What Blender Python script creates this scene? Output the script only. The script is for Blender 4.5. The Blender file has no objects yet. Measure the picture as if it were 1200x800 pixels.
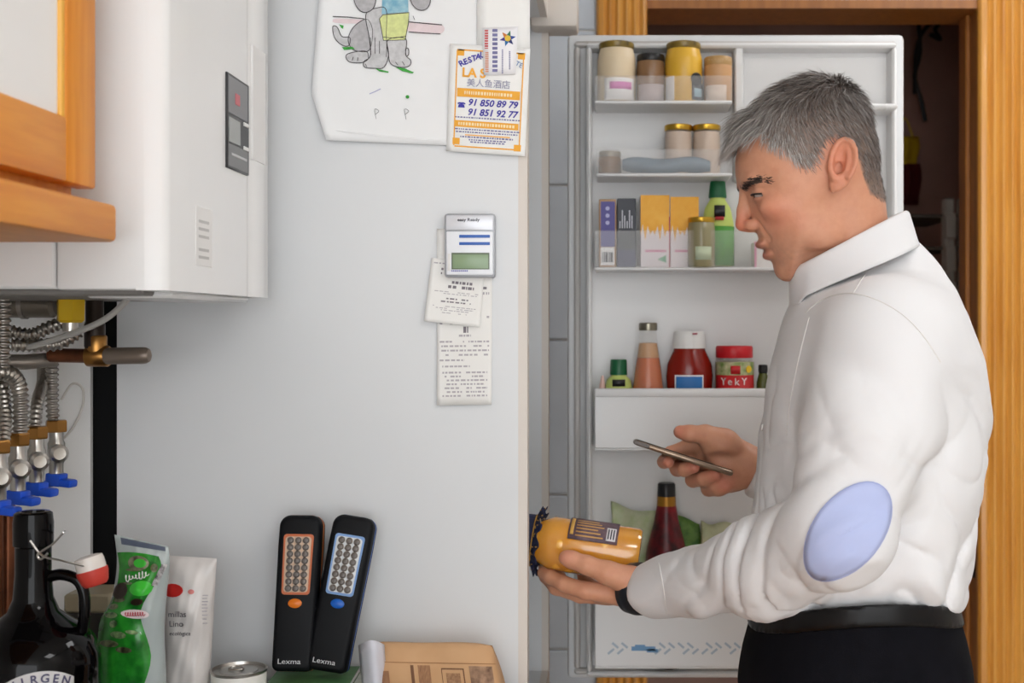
import bpy, bmesh, math, random
import numpy as np
from mathutils import Vector, Matrix

random.seed(7)
scene = bpy.context.scene
COL = scene.collection
R = math.radians

# ------------------------------------------------------------------ camera
F, VX, VY, CZ = 1500.0, 715.0, 380.0, 1.38          # focal length (px), principal point, eye height


def P(px, py, d):
    """point seen at photo pixel (px, py) at distance d from the camera plane"""
    return Vector(((px - VX) / F * d, d, CZ - (py - VY) / F * d))


cam_data = bpy.data.cameras.new('camera')
cam_data.sensor_width = 36.0
cam_data.lens = F / 1200 * 36.0
cam_data.shift_x = (600 - VX) / 1200
cam_data.shift_y = (VY - 400) / 1200
cam_data.clip_start = 0.05
cam_data.dof.use_dof = True
cam_data.dof.focus_distance = 1.62
cam_data.dof.aperture_fstop = 7.1
cam = bpy.data.objects.new('camera', cam_data)
cam.location = (0, 0, CZ)
cam.rotation_euler = (R(90), 0, 0)
COL.objects.link(cam)
scene.camera = cam

# ------------------------------------------------------------------ world, exposure
world = bpy.data.worlds.new('world')
scene.world = world
world.use_nodes = True
bg = world.node_tree.nodes['Background']
bg.inputs[0].default_value = (0.94, 0.97, 1.0, 1)
bg.inputs[1].default_value = 4.0
scene.view_settings.view_transform = 'Standard'
scene.view_settings.look = 'None'
scene.view_settings.exposure = 0.07
scene.view_settings.gamma = 1.0
scene.view_settings.use_curve_mapping = False
LAMP_POWER = 9.0                                    # emission of the ceiling panels


# ------------------------------------------------------------------ materials
def lin(c):
    c = c / 255.0
    return c / 12.92 if c <= 0.04045 else ((c + 0.055) / 1.055) ** 2.4


def rgb(c):
    return (lin(c[0]), lin(c[1]), lin(c[2]), 1.0)


MATS = {}


def mat(name, c, rough=0.5, metal=0.0, var=0.0, vscale=30.0, stretch=None, bump=0.0, bscale=80.0,
        alpha=None, trans=0.0, ior=1.45, emit=None, estr=0.0, coat=0.0, sss=0.0, c2=None, spec=0.5, attr=None,
        detail=3.0):
    if name in MATS:
        return MATS[name]
    m = bpy.data.materials.new(name)
    m.use_nodes = True
    nt = m.node_tree
    b = nt.nodes['Principled BSDF']
    b.inputs['Base Color'].default_value = rgb(c)
    b.inputs['Roughness'].default_value = rough
    b.inputs['Metallic'].default_value = metal
    b.inputs['IOR'].default_value = ior
    b.inputs['Specular IOR Level'].default_value = spec
    if coat:
        b.inputs['Coat Weight'].default_value = coat
        b.inputs['Coat Roughness'].default_value = 0.08
    if trans:
        b.inputs['Transmission Weight'].default_value = trans
    if alpha is not None:
        b.inputs['Alpha'].default_value = alpha
    if sss:
        b.inputs['Subsurface Weight'].default_value = sss
        b.inputs['Subsurface Radius'].default_value = (0.010, 0.004, 0.002)
        b.inputs['Subsurface Scale'].default_value = 0.6
    if emit:
        b.inputs['Emission Color'].default_value = rgb(emit)
        b.inputs['Emission Strength'].default_value = estr
    tc = None
    if var or bump or c2:
        tc = nt.nodes.new('ShaderNodeTexCoord')
        mp = nt.nodes.new('ShaderNodeMapping')
        mp.inputs['Scale'].default_value = stretch or (1, 1, 1)
        nt.links.new(tc.outputs['Object'], mp.inputs[0])
    if attr:
        at = nt.nodes.new('ShaderNodeAttribute')
        at.attribute_name = attr
        colout = at.outputs['Color']
        nt.links.new(colout, b.inputs['Base Color'])
    if var or c2:
        n = nt.nodes.new('ShaderNodeTexNoise')
        n.inputs['Scale'].default_value = vscale
        n.inputs['Detail'].default_value = detail
        nt.links.new(mp.outputs[0], n.inputs['Vector'])
        rp = nt.nodes.new('ShaderNodeValToRGB')
        rp.color_ramp.elements[0].position = 0.32
        rp.color_ramp.elements[1].position = 0.68
        if c2:
            rp.color_ramp.elements[0].color = rgb(c)
            rp.color_ramp.elements[1].color = rgb(c2)
        else:
            rp.color_ramp.elements[0].color = tuple(max(0, v * (1 - var)) for v in rgb(c)[:3]) + (1,)
            rp.color_ramp.elements[1].color = tuple(min(1, v * (1 + var)) for v in rgb(c)[:3]) + (1,)
        nt.links.new(n.outputs['Fac'], rp.inputs[0])
        if attr:
            mx = nt.nodes.new('ShaderNodeMixRGB')
            mx.blend_type = 'SOFT_LIGHT'
            mx.inputs[0].default_value = 0.5
            nt.links.new(colout, mx.inputs[1])
            rp.color_ramp.elements[0].color = (0.5 - var, 0.5 - var, 0.5 - var, 1)
            rp.color_ramp.elements[1].color = (0.5 + var, 0.5 + var * 0.8, 0.5 + var * 0.8, 1)
            nt.links.new(rp.outputs[0], mx.inputs[2])
            nt.links.new(mx.outputs[0], b.inputs['Base Color'])
        else:
            nt.links.new(rp.outputs[0], b.inputs['Base Color'])
    if bump:
        n2 = nt.nodes.new('ShaderNodeTexNoise')
        n2.inputs['Scale'].default_value = bscale
        n2.inputs['Detail'].default_value = 4
        nt.links.new(mp.outputs[0], n2.inputs['Vector'])
        bp = nt.nodes.new('ShaderNodeBump')
        bp.inputs['Strength'].default_value = bump
        bp.inputs['Distance'].default_value = 0.002
        nt.links.new(n2.outputs['Fac'], bp.inputs['Height'])
        nt.links.new(bp.outputs[0], b.inputs['Normal'])
    MATS[name] = m
    return m


# ------------------------------------------------------------------ mesh building
class MB:
    """collects shapes and links them as ONE mesh object"""

    def __init__(self):
        self.v, self.f = [], []

    def add(self, vs, fs):
        o = len(self.v)
        self.v.extend([tuple(q) for q in vs])
        self.f.extend([tuple(i + o for i in q) for q in fs])
        return self

    def box(self, x0, x1, y0, y1, z0, z1, r=0.0, seg=2):
        x0, x1 = min(x0, x1), max(x0, x1)
        y0, y1 = min(y0, y1), max(y0, y1)
        z0, z1 = min(z0, z1), max(z0, z1)
        vs = [(x0, y0, z0), (x1, y0, z0), (x1, y1, z0), (x0, y1, z0), (x0, y0, z1), (x1, y0, z1), (x1, y1, z1), (x0, y1, z1)]
        fs = [(0, 3, 2, 1), (4, 5, 6, 7), (0, 1, 5, 4), (1, 2, 6, 5), (2, 3, 7, 6), (3, 0, 4, 7)]
        if r <= 0:
            return self.add(vs, fs)
        bm = bmesh.new()
        bv = [bm.verts.new(q) for q in vs]
        for q in fs:
            bm.faces.new([bv[i] for i in q])
        r = min(r, 0.49 * min(x1 - x0, y1 - y0, z1 - z0))
        bmesh.ops.bevel(bm, geom=bm.edges[:], offset=r, segments=seg, affect='EDGES', profile=0.5)
        bm.verts.index_update()
        self.add([q.co[:] for q in bm.verts], [[q.index for q in fc.verts] for fc in bm.faces])
        bm.free()
        return self

    def lathe(self, prof, n=24, c=(0, 0, 0), axis=None, cap=True):
        """prof: (radius, height) list; axis: direction of height"""
        c = Vector(c)
        ax = Vector(axis).normalized() if axis else Vector((0, 0, 1))
        a = ax.orthogonal().normalized() if axis else Vector((1, 0, 0))
        b = ax.cross(a)
        vs, fs = [], []
        for (r, h) in prof:
            for k in range(n):
                t = 2 * math.pi * k / n
                vs.append(c + ax * h + (a * math.cos(t) + b * math.sin(t)) * r)
        for i in range(len(prof) - 1):
            for k in range(n):
                k2 = (k + 1) % n
                fs.append((i * n + k, i * n + k2, (i + 1) * n + k2, (i + 1) * n + k))
        if cap:
            fs.append(tuple(range(n))[::-1])
            fs.append(tuple((len(prof) - 1) * n + k for k in range(n)))
        return self.add(vs, fs)

    def tube(self, path, r, n=8, closed=False, cap=True):
        path = [Vector(q) for q in path]
        m = len(path)
        rs = r if isinstance(r, (list, tuple)) else [r] * m
        vs, fs = [], []
        prev = None
        for i, q in enumerate(path):
            if closed:
                t = path[(i + 1) % m] - path[i - 1]
            else:
                t = path[min(i + 1, m - 1)] - path[max(i - 1, 0)]
            t = t.normalized() if t.length > 1e-9 else Vector((0, 0, 1))
            if prev is None:
                a = t.orthogonal().normalized()
            else:
                a = (prev - t * prev.dot(t))
                a = a.normalized() if a.length > 1e-6 else t.orthogonal().normalized()
            prev = a
            b = t.cross(a)
            for k in range(n):
                s = 2 * math.pi * k / n
                vs.append(q + (a * math.cos(s) + b * math.sin(s)) * rs[i])
        for i in range(m if closed else m - 1):
            j = (i + 1) % m
            for k in range(n):
                k2 = (k + 1) % n
                fs.append((i * n + k, i * n + k2, j * n + k2, j * n + k))
        if cap and not closed:
            fs.append(tuple(range(n))[::-1])
            fs.append(tuple((m - 1) * n + k for k in range(n)))
        return self.add(vs, fs)

    def prism(self, poly, o, ex, ey, ez):
        """poly in (ex, ey) units from origin o, extruded along vector ez"""
        o, ex, ey, ez = Vector(o), Vector(ex), Vector(ey), Vector(ez)
        n = len(poly)
        a = [o + ex * p[0] + ey * p[1] for p in poly]
        b = [q + ez for q in a]
        fs = [tuple(range(n)), tuple(range(2 * n - 1, n - 1, -1))]
        for i in range(n):
            j = (i + 1) % n
            fs.append((i, n + i, n + j, j))
        return self.add(a + b, fs)

    def grid(self, fn, nu, nv, wrap_u=False):
        vs = [Vector(fn(i / (nu if wrap_u else nu - 1), j / (nv - 1))) for j in range(nv) for i in range(nu)]
        fs = []
        for j in range(nv - 1):
            for i in range(nu if wrap_u else nu - 1):
                i2 = (i + 1) % nu
                fs.append((j * nu + i, j * nu + i2, (j + 1) * nu + i2, (j + 1) * nu + i))
        return self.add(vs, fs)

    def xform(self, M):
        self.v = [tuple(M @ Vector(q)) for q in self.v]
        return self

    def build(self, name, m, parent=None, smooth=None, world=True):
        return link_mesh(name, self.v, self.f, m, parent, smooth, world)


def origin_of(o):
    v = Vector((0, 0, 0))
    while o:
        v += o.location
        o = o.parent
    return v


def link_mesh(name, vs, fs, m, parent=None, smooth=None, world=True):
    me = bpy.data.meshes.new(name)
    arr = np.array(vs, dtype=np.float64).reshape(-1, 3)
    o = bpy.data.objects.new(name, me)
    if parent is not None:
        o.parent = parent
        if world:
            arr = arr - np.array(origin_of(parent))
    elif world:
        base = np.array([(arr[:, 0].min() + arr[:, 0].max()) / 2, (arr[:, 1].min() + arr[:, 1].max()) / 2, arr[:, 2].min()])
        arr = arr - base
        o.location = base
    me.from_pydata(arr.tolist(), [], fs)
    me.update()
    bm = bmesh.new()
    bm.from_mesh(me)
    if len(bm.faces) < 60000:
        bmesh.ops.recalc_face_normals(bm, faces=bm.faces[:])
    bm.to_mesh(me)
    bm.free()
    if smooth is None:
        smooth = R(40)
    if smooth:
        me.polygons.foreach_set('use_smooth', [True] * len(me.polygons))
        if smooth is not True:
            try:
                me.set_sharp_from_angle(angle=smooth)
            except Exception:
                pass
    if m is not None:
        me.materials.append(m)
    COL.objects.link(o)
    return o


def thing(name, label, cat, loc, group=None):
    o = bpy.data.objects.new(name, None)
    o.empty_display_size = 0.03
    o.location = loc
    COL.objects.link(o)
    return tag(o, label, cat, group)


def tag(o, label, cat, group=None):
    o['label'] = label
    o['category'] = cat
    if group:
        o['group'] = group
    return o


def struct(o, label=None):
    o['kind'] = 'structure'
    if label:
        o['label'] = label
    return o


def stuff(o):
    o['kind'] = 'stuff'
    return o


def solidify(o, t, offset=0.0):
    md = o.modifiers.new('thickness', 'SOLIDIFY')
    md.thickness = t
    md.offset = offset
    return o


def text(s, size, o, ex, ey, m, parent=None, name='lettering', align='CENTER', depth=0.0002, shear=0.0, squash=1.0, bold=0.0):
    """flat lettering: o = anchor point, ex / ey = right / up unit vectors"""
    cu = bpy.data.curves.new('txt', 'FONT')
    cu.body = s
    cu.size = size
    cu.align_x = align
    cu.align_y = 'CENTER'
    cu.extrude = depth
    cu.shear = shear
    cu.offset = bold * size
    cu.resolution_u = 3
    t = bpy.data.objects.new('txt', cu)
    COL.objects.link(t)
    dg = bpy.context.evaluated_depsgraph_get()
    me = bpy.data.meshes.new_from_object(t.evaluated_get(dg))
    ex, ey = Vector(ex), Vector(ey)
    ez = ex.cross(ey)
    vs = [Vector(o) + ex * q.co.x * squash + ey * q.co.y + ez * q.co.z for q in me.vertices]
    fs = [tuple(pp.vertices) for pp in me.polygons]
    bpy.data.objects.remove(t)
    bpy.data.curves.remove(cu)
    bpy.data.meshes.remove(me)
    if not vs:
        return None
    return link_mesh(name, vs, fs, m, parent, smooth=False)


def catmull(pts, k=6, closed=False):
    pts = [Vector(q) for q in pts]
    n = len(pts)
    out = []
    for i in range(n if closed else n - 1):
        if closed:
            a, b, c, d = pts[i - 1], pts[i], pts[(i + 1) % n], pts[(i + 2) % n]
        else:
            a, b, c, d = pts[max(i - 1, 0)], pts[i], pts[i + 1], pts[min(i + 2, n - 1)]
        for j in range(k):
            t = j / k
            out.append(0.5 * ((2 * b) + (c - a) * t + (2 * a - 5 * b + 4 * c - d) * t * t + (3 * b - a - 3 * c + d) * t ** 3))
    if not closed:
        out.append(pts[-1])
    return out


def copy_tree(o, parent=None):
    c = o.copy()
    COL.objects.link(c)
    c.parent = parent
    for ch in list(o.children):
        copy_tree(ch, c)
    return c


EX, EZ = Vector((1, 0, 0)), Vector((0, 0, 1))
# shared materials
M_WHITE = mat('white_plastic', (226, 224, 221), 0.35)
M_BLACK = mat('black_plastic', (18, 18, 20), 0.4)
M_STEEL = mat('steel', (190, 186, 180), 0.28, 1.0)
M_BRASS = mat('brass', (176, 128, 70), 0.32, 1.0)
M_COPPER = mat('copper_pipe', (120, 72, 48), 0.4, 0.8, var=0.25, vscale=40)
M_PAPER = mat('paper', (240, 239, 236), 0.85, var=0.02, vscale=15)
M_CLEAR = mat('clear_plastic', (232, 230, 228), 0.12, alpha=0.12)
M_GLASS = mat('clear_glass', (236, 234, 226), 0.05, alpha=0.12)
M_INK = mat('ink', (70, 68, 76), 0.8)
M_WOOD = mat('honey_wood', (214, 130, 36), 0.42, c2=(230, 152, 52), vscale=9, stretch=(9, 9, 0.7), spec=.3, detail=4)
M_WOODH = mat('honey_wood_rail', (214, 130, 36), 0.42, c2=(230, 152, 52), vscale=9, stretch=(9, 0.7, 9), spec=.3, detail=4)
# ================================================================== the room
XL, XR, YB, YF, ZC = -0.82, 1.45, 2.96, -2.2, 2.55   # left wall, right wall, back wall, open end, ceiling
M_WALL = mat('painted_wall', (222, 219, 214), 0.8, var=0.03, vscale=3)
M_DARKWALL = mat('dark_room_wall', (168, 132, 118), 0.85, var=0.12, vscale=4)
M_FLOOR = mat('floor_tile', (214, 200, 184), 0.4, var=0.12, vscale=6)
M_TILE = mat('glazed_tile', (206, 212, 220), 0.22, var=0.03, vscale=8)
M_GROUT = mat('grout', (205, 204, 200), 0.85)

fl = struct(MB().box(XL - .1, XR + .1, YF, 4.3, -0.06, 0.0).build('floor', M_GROUT))
for i in range(6):
    for j in range(8):
        x, y = XL + i * 0.4, 0.0 + j * 0.4
        MB().box(x + .002, x + .398, y + .002, y + .398, 0, 0.004, 0.0015, 1).build('floor_tile', M_FLOOR, fl)
struct(MB().box(XL - .1, XR + .1, YF, 4.3, ZC, ZC + .06).build('ceiling', mat('ceiling_paint', (232, 231, 228), 0.9)))
struct(MB().box(XL - .1, XL, YF, YB + .1, 0, ZC).build('wall_left', M_WALL))
struct(MB().box(XR, XR + .1, YF, YB + .1, 0, ZC).build('wall_right', M_WALL))
# added board facing the camera, keeps the wall strip beside the fridge bright
struct(MB().box(XL, P(106, 0, 1.70).x, 1.70, 1.708, 0, ZC).build('added_wall_board', mat('white_wall_tile', (240, 238, 235), .4)))
# back wall with the doorway
X0, X1, ZD = P(757, 0, YB).x, P(1146, 0, YB).x, CZ + (VY + 0) / F * YB - 0.02
wb = MB().box(XL, X0 - .02, YB, YB + .1, 0, ZC).box(X1 + .02, XR, YB, YB + .1, 0, ZC).box(X0 - .02, X1 + .02, YB, YB + .1, ZD + .02, ZC)
wb = struct(wb.build('wall_back', M_WALL))
ph = 0.357
ztop = CZ + (VY - 218) / F * YB
for i in range(3):
    for j in range(-4, 4):
        x1 = P(698, 0, YB).x - i * 0.2
        z1 = ztop + j * ph
        if z1 - ph < 0 or z1 > ZC:
            continue
        MB().box(x1 - .197, x1 - .001, YB - .008, YB + .01, z1 - ph + .004, z1 - .001, .002, 1).build('tile', M_TILE, wb)
# dark room behind the doorway
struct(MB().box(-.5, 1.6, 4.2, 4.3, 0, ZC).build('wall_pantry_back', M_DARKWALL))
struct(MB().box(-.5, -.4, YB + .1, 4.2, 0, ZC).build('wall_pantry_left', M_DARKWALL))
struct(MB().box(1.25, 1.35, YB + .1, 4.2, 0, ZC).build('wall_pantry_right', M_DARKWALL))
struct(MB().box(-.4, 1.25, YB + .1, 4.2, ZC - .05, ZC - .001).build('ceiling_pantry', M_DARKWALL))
# door frame: jambs, head, fluted casings
dfr = thing('door_1', 'honey coloured wooden door frame around the dark doorway', 'door frame', (0.46, YB, 0))
del dfr['category']
struct(dfr)
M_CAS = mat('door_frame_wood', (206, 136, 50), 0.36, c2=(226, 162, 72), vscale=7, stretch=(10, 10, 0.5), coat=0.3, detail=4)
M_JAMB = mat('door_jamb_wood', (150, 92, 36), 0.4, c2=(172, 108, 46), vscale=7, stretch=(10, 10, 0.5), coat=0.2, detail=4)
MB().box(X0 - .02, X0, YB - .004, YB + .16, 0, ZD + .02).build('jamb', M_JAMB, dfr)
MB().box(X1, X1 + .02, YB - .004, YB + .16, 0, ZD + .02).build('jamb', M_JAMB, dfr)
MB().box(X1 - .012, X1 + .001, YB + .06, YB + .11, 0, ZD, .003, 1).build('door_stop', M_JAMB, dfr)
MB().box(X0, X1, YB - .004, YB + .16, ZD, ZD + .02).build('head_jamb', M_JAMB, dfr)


def casing(x0, x1, z0, z1):
    """moulded board: outline in x / depth, swept up"""
    w = x1 - x0
    pr = [(0, 0), (0, .012), (.04, .020)]
    n = 5
    for k in range(n):
        a = .10 + .16 * k
        pr += [(a, .022), (a + .04, .022)]
        pr += [(a + .04 + .12 * t, .022 - .006 * math.sin(math.pi * t)) for t in (.2, .5, .8)]
    pr += [(.92, .022), (.97, .02), (1, .012), (1, 0)]
    return MB().prism([(q[0] * w, q[1]) for q in pr], (x0, YB, z0), (1, 0, 0), (0, -1, 0), (0, 0, z1 - z0))


XC0 = P(699, 0, YB).x
casing(XC0, X0 + .003, 0, ZD + .12).build('casing', M_CAS, dfr, smooth=R(25))
casing(X1 - .003, X1 + .125, 0, ZD + .12).build('casing', M_CAS, dfr, smooth=R(25))
# strike plate in the right jamb
MB().box(X1 - .002, X1 + .001, YB + .02, YB + .05, P(0, 680, YB).z, P(0, 650, YB).z, .001, 1).build('strike_plate', M_BLACK, dfr)

# what can be made out in the dark room
M_PALE = mat('pale_enamel', (205, 200, 192), 0.5)
M_CABLE = mat('black_cable', (16, 15, 15), 0.6)
for i, pts in enumerate(([(1104, -20), (1100, 8), (1108, 20), (1096, 34), (1102, 46), (1090, 40)],
                         [(1110, -20), (1106, 15), (1084, 34), (1074, 60), (1072, 110)],
                         [(1076, 20), (1078, 60), (1072, 90), (1080, 120), (1084, 142)])):
    pth = catmull([P(a, b, 4.05 - .04 * i) for a, b in pts], 6)
    tag(MB().tube(pth, .007, 6).build('cable', M_CABLE), ('knotted black cable hanging in the dark room', 'black cable arching down the dark wall', 'straight black cord hanging beside the fridge door in the dark')[i], 'cable', 'cables in the dark room')
bagp = thing('carrier_bag', 'yellow and red carrier bag hanging in the dark room', 'bag', P(1066, 236, 4.17))
g = lambda y0, y1, c, nm, w: MB().grid(lambda u, v: P(1046 + w * 40 * u + 2 * math.sin(v * 5), y0 + (y1 - y0) * v, 4.19 - .03 * math.sin(math.pi * u) - .008 * math.sin(14 * u)), 8, 6).build(nm, mat(nm + '_bag', c, .5), bagp)
solidify(g(160, 192, (208, 172, 30), 'bag_top', .75), .004)
solidify(g(192, 240, (92, 20, 26), 'bag_bottom', .8), .004)
MB().tube(catmull([P(1052, 161, 4.18), P(1060, 138, 4.18), P(1070, 161, 4.18)], 6), .003, 6).build('bag_handle', mat('bag_top_bag', (208, 172, 30)), bagp)
rad = thing('shelf_rack', 'white metal shelf rack with dark trays in the dark room', 'rack', P(1110, 400, 3.7))
for (a, b) in ((1107, 1119), (1124, 1129)):
    MB().box(P(a, 0, 3.7).x, P(b, 0, 3.7).x, 3.7, 3.74, 0.02, P(0, 232, 3.7).z, .004, 1).build('post', M_PALE, rad)
for z in (250, 288, 330):
    MB().box(P(1040, 0, 3.7).x, P(1126, 0, 3.7).x, 3.72, 4.1, P(0, z + 4, 3.7).z, P(0, z, 3.7).z, .003, 1).build('tray', mat('tray_dark', (96, 88, 80), .5), rad)
    MB().box(P(1108, 0, 3.69).x, P(1120, 0, 3.69).x, 3.68, 3.72, P(0, z + 30, 3.69).z, P(0, z, 3.69).z, .003, 1).build('bracket', M_PALE, rad)

# unseen ceiling lamps: first inferred from shadows, second added to brighten the rear
M_DIFF = mat('lamp_diffuser', (255, 250, 242), 0.5, emit=(250, 250, 252), estr=LAMP_POWER)
for i, (x, y) in enumerate(((1.05, 0.25), (1.05, 2.05))):
    lp = thing('unseen_ceiling_lamp', ('flat white square ceiling lamp over the open end of the kitchen', 'flat white square ceiling lamp added before the doorway to brighten the rear')[i], 'lamp', (x, y, ZC - .05), 'square ceiling lamps')
    MB().box(x - .3, x + .3, y - .3, y + .3, ZC - .04, ZC, .006, 2).build('frame', M_WHITE, lp)
    MB().box(x - .27, x + .27, y - .27, y + .27, ZC - .05, ZC - .039, .004, 1).build('diffuser', M_DIFF, lp)
# ================================================================== fridge
DN, DFAR = 1.68, 2.29                     # near and far side of the fridge
FX0, FX1 = P(137, 0, DN).x, P(618, 0, DN).x
FZT = 1.95
M_FR = mat('fridge_enamel', (216, 217, 218), 0.32, var=0.012, vscale=5)
M_FRAME = mat('fridge_front_trim', (214, 205, 196), 0.4)
M_LINER = mat('fridge_liner', (224, 223, 222), 0.35)
fr = thing('fridge', 'tall white fridge freezer seen from its side with its upper door open', 'fridge', ((FX0 + FX1) / 2, (DN + DFAR) / 2, 0))
body = MB()
body.box(FX0, FX1 - .012, DN, DN + .035, .06, FZT)
body.box(FX0, FX1 - .012, DFAR - .035, DFAR, .06, FZT)
body.box(FX0, FX0 + .05, DN + .035, DFAR - .035, .06, FZT)
body.box(FX0 + .05, FX1 - .012, DN + .035, DFAR - .035, FZT - .04, FZT)
body.box(FX0 + .05, FX1 - .012, DN + .035, DFAR - .035, .06, .10)
body.box(FX0 + .05, FX1 - .012, DN + .035, DFAR - .035, .71, .77)
body.build('cabinet_body', M_FR, fr)
tr = MB()
for (a, b, c, e) in ((DN, DN + .035, .06, FZT), (DFAR - .035, DFAR, .06, FZT), (DN + .035, DFAR - .035, FZT - .04, FZT), (DN + .035, DFAR - .035, .71, .77)):
    tr.box(FX1 - .012, FX1, a, b, c, e)
tr.build('front_trim', M_FRAME, fr)
MB().box(FX0 - .055, FX0 + .002, DN + .05, DFAR - .04, .1, FZT - .08).build('gap_shade_panel', mat('gap_shade_black', (8, 8, 9), .85), fr)  # black rear panel stands in for the shade in the gap behind the fridge
for z in (1.02, 1.25, 1.48, 1.68):
    MB().box(FX0 + .05, FX1 - .06, DN + .036, DFAR - .036, z, z + .005).build('glass_shelf', M_GLASS, fr)
MB().box(FX1 + .002, FX1 + .05, DN + .003, DFAR - .003, .08, .735, .008).build('freezer_door', M_FR, fr)
for x in (FX0 + .06, FX1 - .06):
    for y in (DN + .06, DFAR - .06):
        MB().lathe([(.02, 0), (.02, .015), (.015, .015), (.015, .06)], 12, (x, y, 0.004)).build('foot', M_BLACK, fr)
hc = MB().box(FX1 - .03, P(678, 0, 2.27).x, 2.21, 2.29, CZ + (VY - 36) / F * 2.24, FZT + .03, .008).build('hinge_cover', M_FRAME, fr)

# ---- open door
DP = 2.22                                 # plane of the door's inner face
k = DP / F


def X(px, d=DP):
    return (px - VX) / F * d


def Z(py, d=DP):
    return CZ - (py - VY) / F * d


door = MB().box(X(665), X(1060), DP, DP + .06, Z(795), Z(40), .008, 2).build('door', M_FR, fr)


def ring(x0, x1, z0, z1, t, ya, yb, r=0.003):
    m = MB()
    m.box(x0, x1, ya, yb, z1 - t, z1, r, 1).box(x0, x1, ya, yb, z0, z0 + t, r, 1)
    m.box(x0, x0 + t, ya, yb, z0 + t * .9, z1 - t * .9, r, 1).box(x1 - t, x1, ya, yb, z0 + t * .9, z1 - t * .9, r, 1)
    return m


ring(X(673), X(1050), Z(789), Z(49), .011, DP - .009, DP + .002, .004).build('gasket', mat('gasket', (196, 192, 188), .6), door)
ring(X(688), X(1044), Z(784), Z(57), .009, DP - .05, DP + .002, .004).build('liner_rim', M_LINER, door)
MB().box(X(690), X(1042), DP - .006, DP + .004, Z(782), Z(60)).build('liner_back', M_LINER, door)
MB().box(X(858), X(868), DP - .045, DP, Z(215), Z(60), .003, 1).build('divider', M_LINER, door)
YS = DP - .10                             # front of the door shelves


def shelf(x0, x1, ytop, ybot, opaque=False):
    d = YS + .004
    a, b = X(x0, d), X(x1, d)
    MB().box(a, b, YS, DP - .002, Z(ybot + 4, d), Z(ybot, d), .002, 1).build('shelf_tray', M_LINER, door)
    m = M_LINER if opaque else M_CLEAR
    t = .006 if opaque else .003
    MB().box(a, b, YS - .001, YS + t, Z(ybot + 1, d), Z(ytop, d), .0014, 1).build('shelf_guard', m, door)
    for e in (a, b - .003):
        MB().box(e, e + .003, YS + t, DP - .04, Z(ybot, d), Z(ytop + 4, d), .001, 1).build('shelf_end', m, door)
    return Z(ybot, d)


ZS1 = shelf(697, 858, 89, 118)
ZS2 = shelf(699, 858, 175, 203)
ZS3 = shelf(697, 1038, 270, 313)
ZS4 = shelf(697, 1038, 455, 524, True)
ZS5 = shelf(697, 1038, 684, 779, True)
MB().box(X(697, YS), X(1038, YS), YS - .004, YS + .008, Z(465, YS), Z(455, YS), .003, 2).build('bin_lip', M_LINER, door)
# butter compartment with a clear flap
MB().box(X(870), X(1040), DP - .085, DP - .005, Z(137), Z(131), .003, 1).build('butter_tray', M_LINER, door)
MB().box(X(872, DP - .08), X(1038, DP - .08), DP - .085, DP - .08, Z(130, DP - .08), Z(68, DP - .08), .002, 1).build('butter_flap', M_CLEAR, door)
# printed marks on the lowest bin
M_MARK = mat('bin_print', (170, 184, 196), .6)
mk = MB()
for i in range(14):
    if 2 <= i <= 4:
        continue
    for q, s in ((0, 1), (1, -1)):
        if (i * 7 + q) % 5 == 4:
            continue
        c = P(716 + 11 * i + 5 * q, 763 - 7 * q, YS - .0012)
        e = Vector((.005, 0, .0042 * s))
        n = Vector((.0012 * s, 0, -.0014))
        mk.add([c - e - n, c + e - n, c + e + n, c - e + n], [(0, 1, 2, 3)])
stuff(mk.build('bin_print', M_MARK, door, smooth=False))
bm_ = MB()
for (a, b, y0, y1) in ((740, 768, 757, 762), (744, 756, 755, 757), (758, 771, 760, 764)):
    bm_.box(X(a, YS), X(b, YS), YS - .0016, YS - .001, Z(y1, YS), Z(y0, YS))
bm_.build('bin_lettering', mat('bin_blue', (112, 156, 196), .6), door, smooth=False)

# ================================================================== food in the door
DC = DP - .053                            # centre line of what stands on the shelves
kc = DC / F


def XC(px):
    return (px - VX) / F * DC


def H(py0, py1):
    return (py1 - py0) * kc


def jar(name, label, x0, x1, zf, ytop, glass, lidm, lid_h=.35, shoulder=.16, neck=.84, cat='jar', lab=None, fill=None, band=None, d=DC, group='jars in the fridge door'):
    """glass jar from photo pixels: x0..x1 wide, standing at zf, lid top at ytop"""
    c = ((x0 + x1) / 2 - VX) / F * d
    r = (x1 - x0) / 2 / F * d
    h = CZ - (ytop - VY) / F * d - zf
    t = thing(name, label, cat, (c, d, zf), group)
    lh = r * lid_h
    hb = h - lh
    pr = [(r * .9, 0), (r, r * .12), (r, hb * (1 - shoulder) - r * .1), (r * .985, hb * (1 - shoulder)), (r * (neck + .04), hb * .985), (r * neck, hb + lh * .4)]
    if fill:
        pr2 = [(q[0] * .93, q[1] * .97 + .001) for q in pr[:-1]]
        MB().lathe(pr2, 24, (c, d, zf)).build('contents', fill, t)
    MB().lathe(pr, 28, (c, d, zf)).build('jar_body', glass, t)
    rl = r * (neck + .07)
    MB().lathe([(rl * .97, hb), (rl, hb + lh * .1), (rl, hb + lh * .85), (rl * .94, hb + lh), (rl * .5, hb + lh * .97)], 28, (c, d, zf)).build('lid', lidm, t)
    for q in (lab or []):
        arc_label(t, c, d, r * 1.012, zf, *q)
    return t


def arc_label(t, c, d, r, zf, a0, a1, h0, h1, m, nm='label'):
    """curved label; angles in degrees, 0 faces the camera, positive to the right"""
    def fn(u, v):
        a = R(a0 + (a1 - a0) * u)
        return (c + r * math.sin(a), d - r * math.cos(a), zf + h0 + (h1 - h0) * v)
    o = MB().grid(fn, 10, 2).build(nm, m, t)
    solidify(o, .0004, 1)
    return o


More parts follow.
